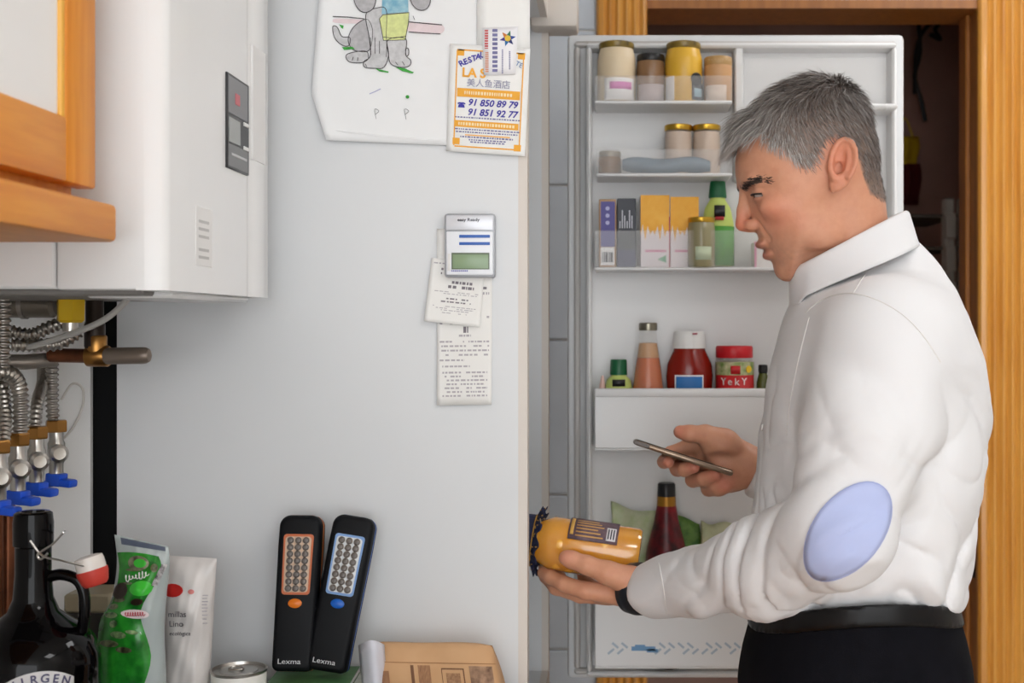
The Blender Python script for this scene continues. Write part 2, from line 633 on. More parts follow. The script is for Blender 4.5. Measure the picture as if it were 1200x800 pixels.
M_LIDDARK = mat('lid_dark_print', (52, 40, 26), .3, c2=(150, 124, 52), vscale=60)
M_LIDBLACK = mat('lid_black', (24, 24, 26), .35)
M_GOLD = mat('lid_gold', (206, 164, 60), .28, .85)
M_MAYO = mat('mayonnaise', (216, 196, 164), .45)
M_LABW = mat('label_white', (236, 232, 230), .6)
M_PINK = mat('label_pink', (214, 116, 182), .6)
M_BROWNGL = mat('brown_jar', (134, 100, 70), .25)
M_MUST = mat('mustard', (218, 170, 56), .3)
M_TAN = mat('tan_paste', (196, 150, 104), .4)

j = jar('mayonnaise_jar', 'cream coloured jar with white and pink label and dark printed lid', 700, 745, ZS1, 51, M_MAYO, M_LIDDARK, .34)
c0, r0 = XC(722.5), 22.5 * kc
arc_label(j, c0, DC, r0 * 1.015, ZS1, -38, 62, .004, .041, M_LABW)
arc_label(j, c0, DC, r0 * 1.03, ZS1, -20, 48, .022, .034, M_PINK, 'label_band')
j = jar('spread_jar', 'small brown jar with a flat black lid between cream and yellow jars', 746, 779, ZS1, 65, M_BROWNGL, M_LIDBLACK, .5, .08, .93)
arc_label(j, XC(762.5), DC, 16.5 * kc * 1.02, ZS1, -60, 60, .004, .032, mat('label_greyrose', (188, 172, 170), .6))
j = jar('mustard_jar', 'yellow mustard jar with dark gold lid in the fridge door', 779, 823, ZS1, 51, M_MUST, M_LIDDARK, .36)
arc_label(j, XC(801), DC, 22 * kc * 1.015, ZS1, -70, -32, .004, .044, M_LABW)
arc_label(j, XC(801), DC, 22 * kc * 1.02, ZS1, 22, 80, .004, .034, mat('label_slate', (62, 66, 72), .6))
arc_label(j, XC(801), DC, 22 * kc * 1.03, ZS1, 30, 64, .010, .024, mat('label_ltblue', (150, 178, 190), .6), 'label_badge')
MB().lathe([(.0001, 0), (.011, 0), (.011, .0012), (.0001, .0012)], 18, (XC(801) + 22 * kc * .62, DC - 22 * kc * .84, ZS1 + .039), (.55, -.83, 0)).build('label_seal', M_LIDBLACK, j)
j = jar('pate_jar', 'small tan jar with pale label and white topped lid', 825, 858, ZS1, 68, M_TAN, mat('lid_tan', (176, 140, 90), .4), .6, .05, .93)
arc_label(j, XC(841.5), DC, 16.5 * kc * 1.02, ZS1, -62, 30, .003, .03, mat('label_cream', (226, 206, 190), .6))
MB().lathe([(16.5 * kc * .98, 0), (16.5 * kc * 1.0, .003), (16.5 * kc * .9, .005)], 24, (XC(841.5), DC, ZS1 + H(68, 118) - .002)).build('lid_top', M_WHITE, j)
for i, (a, b) in enumerate(((778, 812), (811, 845))):
    jar('preserve_jar', ('gold lidded clear glass jar over the right end of the blue pack', 'gold lidded clear glass jar closest to the man\'s forehead')[i],
        a, b, ZS2, 147, M_GLASS, M_GOLD, .40, .12, .9, fill=mat('pale_paste', (208, 184, 164), .4))
jar('brown_jar', 'short brown jar at the end of the shelf beside the blue pack', 701, 728, ZS2, 178, mat('amber_glass', (120, 84, 44), .2), mat('lid_grey', (150, 140, 124), .35, .4), .5, .1, .9)
pk = MB()


def packf(u, v):
    th = 2 * math.pi * u
    x = XC(729 + 102 * v)
    s = math.sin(math.pi * min(max(v, .015), .985)) ** .14
    return (x, DC - .005 + .022 * s * math.cos(th) - .01, ZS2 + .0155 + .0145 * s * math.sin(th) + .0025 * math.sin(9 * v + 2 * u))


pk.grid(packf, 18, 22, True)
tag(pk.build('vacuum_pack', mat('blue_pack', (66, 88, 108), .22, c2=(112, 132, 146), vscale=34)), 'blue grey shiny vacuum pack lying flat on the door shelf', 'pack')


def carton(name, label, x0, x1, zf, ytop, m, dz=.05, d=DC):
    t = thing(name, label, 'carton', ((x0 + x1) / 2 * kc - VX * kc, d, zf), 'cartons in the fridge door')
    a, b = (x0 - VX) / F * d, (x1 - VX) / F * d
    h = CZ - (ytop - VY) / F * d - zf
    MB().box(a, b, d - dz / 2, d + dz / 2, zf, zf + h, .0012, 1).build('box_body', m, t)
    return t, a, b, h, d - dz / 2


M_CPURP = mat('carton_purple', (84, 78, 140), .5)
t, a, b, h, yf = carton('food_carton', 'narrow purple carton with tan edges and barcode on the door shelf', 702, 722, ZS3, 235, mat('carton_tan', (178, 140, 104), .5))
MB().box(a + .003, b - .002, yf - .0008, yf, ZS3 + .035, ZS3 + h - .004).build('print_panel', M_CPURP, t)
MB().box(a + .003, b - .003, yf - .0012, yf, ZS3 + .004, ZS3 + .034).build('barcode_panel', M_LABW, t)
bc = MB()
for i in range(7):
    bc.box(a + .0055 + .0028 * i, a + .0067 + .0028 * i + .0006 * (i % 3), yf - .0016, yf - .0012, ZS3 + .009, ZS3 + .026)
bc.build('barcode', M_INK, t, smooth=False)
for i in range(3):
    MB().lathe([(.0001, 0), (.0035, 0), (.0035, .0005), (.0001, .0005)], 12, ((a + b) / 2, yf - .001, ZS3 + .075 + .012 * i), (0, -1, 0)).build('print_dot', mat('carton_lilac', (170, 166, 206), .5), t)
t, a, b, h, yf = carton('food_carton', 'dark charcoal carton with white lettering strokes beside the purple one', 723, 745, ZS3, 234, mat('carton_charcoal', (52, 54, 62), .45))
lt = MB()
for i in range(6):
    hh = .012 + .009 * ((i * 5) % 3)
    lt.box(a + .004 + .004 * i, a + .0058 + .004 * i, yf - .0006, yf, ZS3 + .066, ZS3 + .066 + hh)
lt.build('print_strokes', mat('print_grey', (190, 192, 200), .5), t, smooth=False)
MB().box(a + .001, b - .001, yf - .0005, yf, ZS3 + .002, ZS3 + .03).build('print_panel', mat('carton_indigo', (62, 60, 92), .45), t)
M_CORG = mat('carton_orange', (236, 164, 34), .5, c2=(246, 186, 70), vscale=40)
for i, (x0, x1, yt) in enumerate(((750, 784, 230), (784.5, 818, 232))):
    t, a, b, h, yf = carton('juice_carton', ('orange and white carton with jagged print beside the charcoal box', 'orange and white carton half behind the small gold lidded jar')[i], x0, x1, ZS3, yt, mat('carton_white', (232, 222, 224), .5))
    n = 6
    poly = [(a + .0005, ZS3 + h - .0005), (a + .0005, ZS3 + h * .45)]
    for q in range(1, n * 2):
        poly.append((a + (b - a) * q / (n * 2), ZS3 + h * (.42 + (.14 if q % 2 else 0.0) + .05 * math.sin(q * 2.2))))
    poly += [(b - .0005, ZS3 + h * .45), (b - .0005, ZS3 + h - .0005)]
    MB().prism(poly, (0, yf - .0006, 0), (1, 0, 0), (0, 0, 1), (0, .0008, 0)).build('orange_print', M_CORG, t, smooth=False)
    MB().box(b - .0012, b + .0004, yf - .0008, yf + .04, ZS3 + .001, ZS3 + h * .7).build('red_edge', mat('carton_red', (190, 60, 80), .5), t, smooth=False)
    MB().box(a + .008, b - .006, yf - .0008, yf, ZS3 + .026, ZS3 + .03).build('pink_print', mat('carton_pinkprint', (222, 150, 176), .5), t, smooth=False)
    MB().prism([(0, 0), (.014, -.006), (.014, .007)], (b - .02, yf - .0008, ZS3 + .014), (1, 0, 0), (0, 0, 1), (0, .0008, 0)).build('green_print', mat('carton_greenprint', (120, 176, 140), .5), t, smooth=False)
t, a, b, h, yf = carton('white_carton', 'plain white carton on the door shelf beyond the man\'s chin', 882, 912, ZS3, 284, mat('carton_white2', (236, 230, 226), .5))
MB().box(a, a + .004, yf - .0006, yf, ZS3, ZS3 + h).build('side_print', mat('carton_pinkprint', (222, 150, 176)), t)


def bottle(name, label, cxp, prof, zf, m, parts, d=DC + .004, cat='bottle', group='bottles in the fridge door', n=28, squash=1.0):
    """prof: (half width px, y px) from bottom to top; parts: name, prof, material"""
    c = (cxp - VX) / F * d
    t = thing(name, label, cat, (c, d, zf), group)
    s = d / F
    yb = VY - (zf - CZ) * F / d

    def go(nm, pr, mm):
        o = MB().lathe([(q[0] * s, (yb - q[1]) * s) for q in pr], n, (0, 0, 0))
        o.v = [(c + q[0], d + q[1] * squash, zf + q[2]) for q in o.v]
        return o.build(nm, mm, t)
    go('bottle_body', prof, m)
    for (nm, pr, mm) in parts:
        go(nm, pr, mm)
    return t, c, d, s


M_GREENCAP = mat('cap_green', (18, 92, 54), .4)
M_LIME = mat('sauce_lime', (196, 212, 110), .4)
t, c, d, s = bottle('salad_sauce_bottle', 'pale green sauce bottle with dark green cap and black label', 841, [(17, 312), (19, 308), (19, 262), (15, 244), (9, 234), (9, 231)], ZS3, M_LIME,
                    [('cap', [(10.5, 232), (10.5, 230), (9, 214), (8.5, 212.5), (3, 212.5)], M_GREENCAP)], squash=.75)
arc_label(t, c, d, 19.4 * s, ZS3, -60, 75, .004, .07, mat('label_green', (78, 148, 58), .5))
arc_label(t, c, d, 17.2 * s, ZS3, -18, 25, .085, .105, M_LIDBLACK, 'label_brand')
arc_label(t, c, d, 17.4 * s, ZS3, -14, 20, .080, .086, mat('label_red', (170, 40, 40), .5), 'label_stripe')
jar('relish_jar', 'small murky green jar with gold lid before the orange carton', 806, 838, ZS3, 255, mat('relish', (150, 142, 108), .2), M_GOLD, .38, .1, .9, d=DC - .03, lab=[(-30, 40, .012, .034, mat('label_palegreen', (190, 200, 170), .6))])

t, c, d, s = bottle('squeeze_bottle', 'small lime sauce bottle with dark green cap and black label', 725, [(16, 523), (17, 520), (17, 458), (14, 445), (9, 440), (9, 437)], ZS4, mat('lime_sauce', (198, 212, 120), .4),
                    [('cap', [(10, 439), (10, 437), (9.5, 422), (9, 421), (3, 421)], M_GREENCAP)])
arc_label(t, c, d, 15.8 * s, ZS4, -28, 28, (524 - 455) * s, (524 - 447) * s, M_LIDBLACK)
M_ORSAUCE = mat('orange_sauce', (196, 92, 12), .25)
t, c, d, s = bottle('sauce_bottle', 'tapering glass bottle of orange sauce with steel cap', 759.5, [(20, 523), (21, 520), (19.5, 460), (15.5, 430), (11.5, 405), (10, 388), (9.5, 385)], ZS4, M_GLASS,
                    [('contents', [(19, 522), (20, 519), (18.5, 460), (14.8, 430), (12.8, 419), (4, 418.5)], M_ORSAUCE),
                     ('residue', [(13, 418.6), (10.5, 402), (4, 401)], mat('sauce_residue', (196, 146, 98), .3)),
                     ('cap', [(10.5, 387), (10.8, 385), (10.8, 379), (9.8, 378), (3, 378)], mat('cap_steel', (140, 134, 118), .3, .9))])
M_KETCH = mat('ketchup', (132, 26, 14), .18)
t, c, d, s = bottle('ketchup_bottle', 'squat bottle of red ketchup with a wide white cap and blue label', 808, [(25, 523), (26, 518), (26, 460), (27.5, 440), (26, 426), (19, 411), (18, 407)], ZS4, M_KETCH,
                    [('cap', [(19.5, 408), (19.5, 405), (18, 390), (17, 388), (4, 388)], M_WHITE)], squash=.7)
MB().grid(lambda u, v: (c - .024 + .044 * u, d - .7 * 27.2 * s * math.sqrt(max(0, 1 - ((-.024 + .044 * u) / (27.2 * s)) ** 2)) - .001, ZS4 + .06 + (.1165 - .06) * v), 8, 2).build('label', mat('label_blue', (44, 112, 178), .5), t)
MB().grid(lambda u, v: (c - .026 + .048 * u, d - .7 * 27.2 * s * math.sqrt(max(0, 1 - ((-.026 + .048 * u) / (27.2 * s)) ** 2)) - .0006, ZS4 + .058 + (.119 - .058) * v), 8, 2).build('label_border', M_LABW, t)
MB().box(c + .004, c + .012, d - .7 * 19 * s - .001, d - .7 * 19 * s + .006, ZS4 + (524 - 395) * s, ZS4 + (524 - 393) * s).build('cap_mark', mat('cap_mark', (150, 60, 70), .5), t)
t = jar('pickle_jar', 'square shouldered jar with bright red screw lid and colourful label', 838, 883, ZS4, 405, M_GLASS, mat('lid_red', (196, 24, 34), .35), .62, .07, .9, fill=mat('pale_filling', (196, 182, 160), .5))
c, r_ = XC(860.5), 22.5 * kc
arc_label(t, c, DC, r_ * 1.01, ZS4, -80, 80, .02, .141, mat('label_veg', (198, 186, 150), .5, c2=(96, 130, 50), vscale=70))
arc_label(t, c, DC, r_ * 1.02, ZS4, -72, 72, .04, .119, mat('label_redband', (188, 26, 30), .5), 'label_band')
arc_label(t, c, DC, r_ * 1.03, ZS4, -16, 12, .121, .135, mat('label_redband', (188, 26, 30), .5), 'label_badge')
MB().lathe([(.0001, 0), (.006, 0), (.006, .001), (.0001, .001)], 14, (c + r_ * .66, DC - r_ * .78, ZS4 + .129), (.6, -.8, 0)).build('label_yellow', mat('label_yellow', (230, 190, 40), .5), t)
for i, (s_, a_) in enumerate((('Y', -38), ('e', -18), ('k', 2), ('Y', 24))):
    aa = R(a_)
    text(s_, .017, (c + r_ * 1.035 * math.sin(aa), DC - r_ * 1.035 * math.cos(aa), ZS4 + .108), (math.cos(aa), math.sin(aa), 0), EZ, M_LABW, t)
bottle('condiment_bottle', 'tiny dark olive bottle with black cap next to the red lidded jar', 894, [(7, 523), (7.5, 520), (7.5, 448), (5, 438), (4, 436)], ZS4, mat('olive_bottle', (84, 88, 36), .25),
       [('cap', [(5, 437), (5.5, 435), (5.5, 428), (4.5, 427), (2, 427)], M_LIDBLACK)])
pc = MB().lathe([(.009, 0), (.010, .002), (.010, .08), (.007, .09), (.003, .112), (.002, .118)], 16, (XC(706), DC - .018, ZS4))
tag(pc.build('sauce_tube', mat('pink_tube', (214, 176, 164), .45)), 'pale pink slim tube standing in the corner of the door bin', 'tube')

# lowest bin: dark bottle and bags of greens
t, c, d, s = bottle('dark_sauce_bottle', 'dark sauce bottle with red and black label and black cap', 781, [(25, 778), (26, 774), (26, 668), (22, 640), (14, 610), (11, 592), (10, 580)], ZS5, mat('soy_glass', (22, 10, 10), .12),
                    [('neck_sleeve', [(26.4, 668), (22.4, 640), (14.4, 610), (11.4, 592)], mat('sleeve_red', (142, 18, 30), .35, c2=(30, 8, 12), vscale=26)),
                     ('neck_band', [(11.4, 592), (10.8, 581)], mat('band_gold', (170, 120, 40), .35, .5)),
                     ('cap', [(10.8, 582), (10.8, 580), (10.2, 567), (9, 565.5), (3, 565.5)], M_LIDBLACK)], d=DC - .004)


def pouch(name, label, px0, px1, y0, y1, d, m, seed, lean=0.0, thick=.008):
    rr = random.Random(seed)
    ph = [rr.uniform(0, 6.3) for _ in range(6)]

    def fn(u, v):
        s_ = max(0.0, math.sin(math.pi * u)) ** .6
        q = P(px0 + (px1 - px0) * u, 0, d)
        z0 = ZS5 + .002
        z1 = CZ - (y0 + (y1 - y0) * u - VY) / F * d
        z = z0 + (z1 - z0) * v + .004 * math.sin(7 * u + ph[0]) * v
        return (q.x + .003 * math.sin(6 * v + ph[1]), d + lean * v - thick * s_ * (1 - v) ** .5 + .004 * math.sin(5 * u + 4 * v + ph[2]) + .002 * math.sin(13 * u - 9 * v + ph[3]), z)
    o = MB().grid(fn, 22, 16).build(name, m)
    solidify(o, .006)
    return tag(o, label, 'bag', 'bags of greens in the fridge door')


pouch('salad_bag', 'crinkled pale green salad bag next to the neck of the dark sauce bottle', 716, 775, 590, 602, DC + .034, mat('bag_palegreen', (176, 190, 136), .35, c2=(206, 208, 178), vscale=45), 3)
pouch('spinach_bag', 'deep green leafy bag behind the dark sauce bottle', 764, 822, 598, 612, DC + .034, mat('bag_leafgreen', (56, 96, 34), .4, c2=(112, 148, 70), vscale=50), 5)
pouch('herb_bag', 'pale olive bag beside the deep green leafy bag', 820, 862, 610, 616, DC + .034, mat('bag_olive', (168, 174, 132), .4, c2=(196, 196, 160), vscale=40), 9)
# ================================================================== papers and timer on the fridge side
YP = DN - .0006


def Q(px, py, lift=0.0):
    return P(px, py, DN - lift)


def sheet(name, poly, lift, m, parent=None, th=.0004, curl=0.0):
    """flat sheet from a pixel outline, hanging at `lift` from the fridge side"""
    pts = [Q(a, b, lift) for a, b in poly]
    n = len(pts)
    fs = [tuple(range(n)), tuple(range(2 * n - 1, n - 1, -1))] + [(i, (i + 1) % n, n + (i + 1) % n, n + i) for i in range(n)]
    return link_mesh(name, pts + [q - Vector((0, th, 0)) for q in pts], fs, m, parent, smooth=False)


def curled(name, corners, m, lift_fn, parent=None, nu=14, nv=18, th=.0005):
    """sheet with four corner pixels (top left, top right, bottom right, bottom left) that lifts off by lift_fn(u, v)"""
    a, b, c, d = corners

    def fn(u, v):
        x = (a[0] * (1 - u) + b[0] * u) * (1 - v) + (d[0] * (1 - u) + c[0] * u) * v
        y = (a[1] * (1 - u) + b[1] * u) * (1 - v) + (d[1] * (1 - u) + c[1] * u) * v
        return Q(x, y, lift_fn(u, v))
    return solidify(MB().grid(fn, nu, nv).build(name, m, parent, smooth=True), th, 0)


dr = thing('drawing_sheet', "white sheet with a child's drawing of a grey dog on the fridge side", 'paper', Q(450, 158, .001))
M_SHEET = mat('drawing_paper', (236, 236, 236), .85, var=.015, vscale=12)


def drawf(u, v):
    # outline with the clipped, rolled lower left corner
    y = -60 + 222 * v
    xl = 380 - 8 * v if y < 100 else 366 + (y - 100) * .27
    xl = 379 - (y + 60) * .085 if y < 108 else 365 + max(0, y - 108) * .32
    x = xl + (562 - xl) * u
    yy = y + (2 + 8 * u) * v
    return Q(x, yy, .0015 + .006 * max(0, v - .8) / .2 * (1 - .6 * u) + .004 * max(0, .12 - u) / .12)


solidify(MB().grid(drawf, 26, 30).build('sheet', M_SHEET, dr, smooth=True), .0005, 0)
MB().tube([Q(381, 151, .006), Q(440, 159, .0055), Q(520, 166, .004)], .0016, 6).build('rolled_edge', M_SHEET, dr)
M_DGREY = mat('crayon_grey', (198, 197, 198), .9, var=.12, vscale=160)
M_DGREY2 = mat('crayon_grey_dark', (180, 178, 180), .9, var=.12, vscale=160)
M_LINE = mat('pencil_line', (78, 74, 76), .9)
M_VEST = mat('crayon_lime', (212, 218, 150), .9, var=.1, vscale=150)
M_SCARF = mat('crayon_blue', (112, 168, 194), .9, c2=(166, 202, 212), vscale=120)
M_CGREEN = mat('crayon_green', (70, 160, 70), .9, var=.2, vscale=150)
M_CPINK = mat('crayon_pink', (230, 212, 214), .9, var=.05, vscale=100)
z3 = lambda zx, zy: (370 + zx / 7.5, zy / 7.5)      # from a 7.5x enlargement


def blob(nm, pts, m, lift, line=True, closed=True):
    pp = catmull([(a, b, 0) for a, b in pts], 5, True)
    poly = [(q.x, q.y) for q in pp]
    sheet(nm, poly, lift, m, dr, .0002)
    if line:
        MB().tube([Q(a, b, lift + .0003) for a, b in poly], .00055, 5, True).build('pencil_outline', M_LINE, dr)


blob('pink_shade', [z3(170, 165), z3(430, 175), z3(430, 205), z3(170, 200)], M_CPINK, .0024, False)
blob('pink_shade', [z3(820, 200), z3(1100, 215), z3(1095, 295), z3(820, 280)], M_CPINK, .0024, False)
blob('tail', [z3(150, 235), z3(190, 240), z3(230, 320), z3(300, 330), z3(290, 400), z3(230, 395), z3(165, 330)], M_DGREY, .0025)
blob('hind_leg', [z3(430, 170), z3(330, 240), z3(285, 340), z3(310, 420), z3(370, 450), z3(470, 440), z3(500, 300), z3(480, 200)], M_DGREY2, .0026)
blob('hind_paw', [z3(290, 470), z3(265, 500), z3(300, 545), z3(400, 550), z3(460, 520), z3(450, 455), z3(380, 450)], M_DGREY, .0028)
blob('chest', [z3(440, 130), z3(540, 70), z3(620, 90), z3(620, 330), z3(640, 480), z3(600, 590), z3(520, 600), z3(430, 590), z3(425, 540), z3(480, 490), z3(470, 330)], M_DGREY, .0030)
blob('front_leg', [z3(635, 350), z3(790, 340), z3(790, 480), z3(835, 530), z3(820, 580), z3(740, 590), z3(660, 560), z3(640, 480)], M_DGREY, .0031)
blob('dew_claw', [z3(790, 430), z3(815, 430), z3(815, 480), z3(795, 490)], M_DGREY, .0031)
sheet('scarf', [z3(585, -40), z3(810, -40), z3(815, 105), z3(580, 125)], .0033, M_SCARF, dr, .0002)
sheet('vest', [z3(560, 165), z3(590, 130), z3(820, 110), z3(815, 200), z3(785, 350), z3(595, 355)], .0034, M_VEST, dr, .0002)
MB().tube([Q(*z3(*q), .0038) for q in ((560, 165), (590, 130), (820, 110), (815, 200), (785, 350), (595, 355))], .0005, 5, True).build('pencil_outline', M_LINE, dr)
MB().tube([Q(*z3(*q), .0038) for q in ((590, 325), (690, 335), (790, 318))], .0004, 5).build('pencil_outline', M_LINE, dr)
blob('head', [z3(520, -180), z3(560, -290), z3(670, -330), z3(780, -290), z3(820, -180), z3(780, -70), z3(670, -30), z3(560, -70)], M_DGREY, .0035)
for zx in (610, 730, 670):
    MB().lathe([(.0001, 0), (.0022, 0), (.0022, .0003), (.0001, .0003)], 12, Q(*z3(zx, -120 if zx == 670 else -210), .0039), (0, -1, 0)).build('face_dot', M_LINE, dr)
blob('ear', [z3(440, -200), z3(345, -60), z3(345, 30), z3(400, 100), z3(470, 100), z3(520, 40), z3(530, -120)], M_DGREY2, .0036)
blob('ear', [z3(810, -120), z3(840, 20), z3(900, 85), z3(970, 80), z3(1005, 20), z3(1000, -60), z3(900, -200)], M_DGREY2, .0036)
for q in (((150, 145), (280, 150), (425, 165)), ((820, 192), (960, 205), (1110, 218)), ((820, 280), (960, 290), (1095, 298)), ((625, 370), (622, 450), (618, 500)), ((700, 545), (720, 570)), ((760, 540), (780, 575)), ((330, 500), (320, 530)), ((372, 505), (366, 535)), ((480, 330), (485, 480)), ((520, 330), (520, 470)), ((560, 360), (560, 470)), ((435, 560), (450, 590)), ((855, 140), (870, 175))):
    MB().tube([Q(*z3(*e), .0037) for e in q], .0006 if q[0][0] in (150, 820) else .0004, 5).build('pencil_stroke', M_LINE, dr)
for q in (((205, 215), (245, 225), (240, 255), (225, 245)), ((230, 415), (320, 410), (345, 430), (250, 440)), ((520, 600), (640, 628), (640, 640), (560, 628)), ((700, 588), (780, 600), (862, 635), (850, 645), (760, 625))):
    sheet('green_stroke', [z3(*e) for e in q], .0032, M_CGREEN, dr, .0003)
MB().lathe([(.0001, 0), (.0024, 0), (.0024, .0003), (.0001, .0003)], 12, Q(477.5, 113.5, .0032), (0, -1, 0)).build('green_dot', M_CGREEN, dr)
for cx in (441, 476):
    MB().tube(catmull([Q(cx, 140, .0034), Q(cx - 2, 128, .0034), Q(cx + 3, 130, .0034), Q(cx - 1, 134, .0034)], 4), .0003, 4).build('pencil_stroke', M_LINE, dr)
MB().tube([Q(433, 110, .0034), Q(440, 107, .0034), Q(446, 104, .0034)], .0006, 4).build('pencil_stroke', mat('crayon_lilac', (168, 168, 206), .9), dr)

tag(solidify(MB().grid(lambda u, v: Q(559 + 62 * u, -40 + 100 * v, .0032 + .001 * math.sin(3 * u)), 6, 8).build('blank_note', M_PAPER), .0005, 0), 'blank white note partly under the restaurant leaflet', 'paper')

# ---- restaurant leaflet
L0 = .0052
lf = thing('restaurant_leaflet', 'restaurant leaflet with orange border and blue phone numbers on fridge side', 'leaflet', Q(570, 182, L0))
lc = [(527.5, 51), (621.5, 57), (615, 183), (523, 177)]
curled('sheet', lc, M_PAPER, lambda u, v: L0 + .004 * max(0, v - .85) / .15 * u, lf)


def LQ(u, v, lift=.0009):
    a, b, c, d = lc
    x = (a[0] * (1 - u) + b[0] * u) * (1 - v) + (d[0] * (1 - u) + c[0] * u) * v
    y = (a[1] * (1 - u) + b[1] * u) * (1 - v) + (d[1] * (1 - u) + c[1] * u) * v
    return Q(x, y, L0 + lift + .004 * max(0, v - .85) / .15 * u)


LX = (LQ(1, .5) - LQ(0, .5)).normalized()
LY = (LQ(.5, 0) - LQ(.5, 1))
LY.y = 0
LY.normalize()
LX.y = 0
LX.normalize()
M_ORA = mat('print_orange', (240, 172, 60), .7)
M_BLU = mat('print_blue', (66, 60, 160), .7)
M_ORA2 = mat('print_orange_pale', (250, 226, 180), .7)


def lrect(nm, u0, u1, v0, v1, m, lift=.0009):
    pts = [LQ(u0, v0, lift), LQ(u1, v0, lift), LQ(u1, v1, lift), LQ(u0, v1, lift)]
    n = 4
    return link_mesh(nm, pts, [(0, 1, 2, 3)], m, lf, smooth=False)


for (a, b, c, d) in ((.10, .92, .045, .058), (.10, .92, .94, .953), (.085, .10, .06, .94), (.915, .93, .06, .94)):
    lrect('border', a, b, c, d, M_ORA)
for (a, c) in ((.09, .045), (.85, .045), (.075, .87), (.855, .90)):
    lrect('corner_mark', a, a + .09, c, c + .06, M_ORA)
for i, ch in enumerate('RESTAU'):
    an = R(34 - 7 * i)
    o = LQ(.15 + .052 * i, .178 - .018 * i, .0011)
    text(ch, .0105, o, LX * math.cos(an) + LY * math.sin(an), -LX * math.sin(an) + LY * math.cos(an), M_BLU, lf, bold=.03)
text('TE', .009, LQ(.87, .155, .0011), LX * .9 - LY * .4, LY * .9 + LX * .4, mat('print_blue2', (96, 130, 180), .7), lf)
text('LA S', .0165, LQ(.16, .262, .0011), LX, LY, M_ORA, lf, align='LEFT', bold=.03)
text('美人鱼酒店', .0115, LQ(.5, .355, .0011), LX, LY, mat('print_greyblue', (150, 150, 176), .7), lf)
lrect('orange_bar', .11, .90, .405, .485, M_ORA)
text('91 850 89 79', .0122, LQ(.56, .535, .0011), LX, LY, M_BLU, lf, shear=.25, bold=.022)
text('91 851 92 77', .0122, LQ(.56, .625, .0011), LX, LY, M_BLU, lf, shear=.25, bold=.022)
# telephone symbol
tp = [(-1, -.7), (1, -.7), (.75, .25), (.4, .3), (.4, .45), (1.1, .3), (1.15, .65), (.7, .9), (-.7, .9), (-1.15, .65), (-1.1, .3), (-.4, .45), (-.4, .3), (-.75, .25)]
MB().prism([(q[0] * .0045, q[1] * .0042) for q in tp], LQ(.17, .565, .0011), LX, LY, (0, -.0002, 0)).build('telephone_symbol', M_BLU, lf, smooth=False)
lrect('orange_bar', .10, .90, .705, .765, M_ORA)
lines = MB()
rr = random.Random(4)
for v, a, b, hgt in ((.445, .2, .8, .03), (.735, .14, .86, .028)):
    x = a
    while x < b:
        w = rr.uniform(.012, .03)
        p = [LQ(x, v - hgt / 2, .0012), LQ(x + w, v - hgt / 2, .0012), LQ(x + w, v + hgt / 2, .0012), LQ(x, v + hgt / 2, .0012)]
        lines.add(p, [(0, 1, 2, 3)])
        x += w + .012
stuff(lines.build('bar_print', M_ORA2, lf, smooth=False))
lines = MB()
for v, a, b, hgt in ((.675, .09, .9, .012), (.785, .1, .9, .012), (.81, .11, .88, .012), (.855, .17, .83, .014), (.88, .28, .74, .012), (.90, .3, .72, .012)):
    x = a
    while x < b:
        w = rr.uniform(.012, .04)
        p = [LQ(x, v - hgt / 2), LQ(x + w, v - hgt / 2), LQ(x + w, v + hgt / 2), LQ(x, v + hgt / 2)]
        lines.add(p, [(0, 1, 2, 3)])
        x += w + .011
stuff(lines.build('small_print', mat('print_greyviolet', (120, 116, 160), .7), lf, smooth=False))
lrect('small_print_orange', .23, .8, .832, .842, M_ORA)
# ---- loyalty card over the leaflet
cd = thing('magnet_card', 'small white magnet card with a multicoloured star over the leaflet', 'card', Q(586, 88, .0085))
cc = [(565, 33), (607, 31), (604, 87), (567, 88)]
curled('card', cc, mat('card_paper', (243, 241, 243), .6), lambda u, v: .0075, cd, 4, 6, .0009)
CQ = lambda px, py: Q(px, py, .0085)
for i in range(6):
    an = R(60 * i + 12)
    col = ((40, 70, 150), (60, 120, 90), (206, 120, 50), (70, 60, 140), (40, 110, 170), (40, 50, 110))[i]
    c = Vector((0, 0, 0))
    tri = [(0, 0), (math.cos(an - .5) * .0052, math.sin(an - .5) * .0052), (math.cos(an) * .0108, math.sin(an) * .0108), (math.cos(an + .5) * .0052, math.sin(an + .5) * .0052)]
    MB().prism(tri, CQ(595, 45), EX, EZ, (0, -.0002, 0)).build('star_point', mat('star_%d' % i, col, .6), cd, smooth=False)
MB().lathe([(.0001, 0), (.004, 0), (.004, .0004), (.0001, .0004)], 12, CQ(595, 45), (0, -1, 0)).build('star_centre', mat('star_yellow', (226, 190, 60), .6), cd)
vm = {'r': mat('card_red', (200, 84, 84), .7), 'o': mat('card_orange', (214, 150, 120), .7), 'g': mat('card_grey', (120, 118, 160), .7)}
for nm, x0, x1, ya, yb, mm, st in (('red_stripe', 568, 572, 35, 57, 'r', 3), ('orange_stripe', 568.5, 572.5, 61, 85, 'o', 2.2), ('printed_column', 577, 583, 34, 86, 'g', 5.2), ('printed_column', 588, 589.6, 58, 86, 'g', 2.2), ('printed_column', 596.5, 598, 60, 82, 'g', 2.2)):
    m_ = MB()
    y = ya
    while y < yb:
        m_.add([CQ(x0, y), CQ(x1, y), CQ(x1, min(yb, y + st * .66)), CQ(x0, min(yb, y + st * .66))], [(0, 1, 2, 3)])
        y += st
    m_.build(nm, vm[mm], cd, smooth=False)

# ---- receipts under the timer
M_REC = mat('receipt_paper', (238, 236, 232), .8, var=.012, vscale=20)
M_RINK = mat('receipt_ink', (182, 176, 180), .8)
M_RINK2 = mat('receipt_ink_dark', (128, 122, 128), .8)


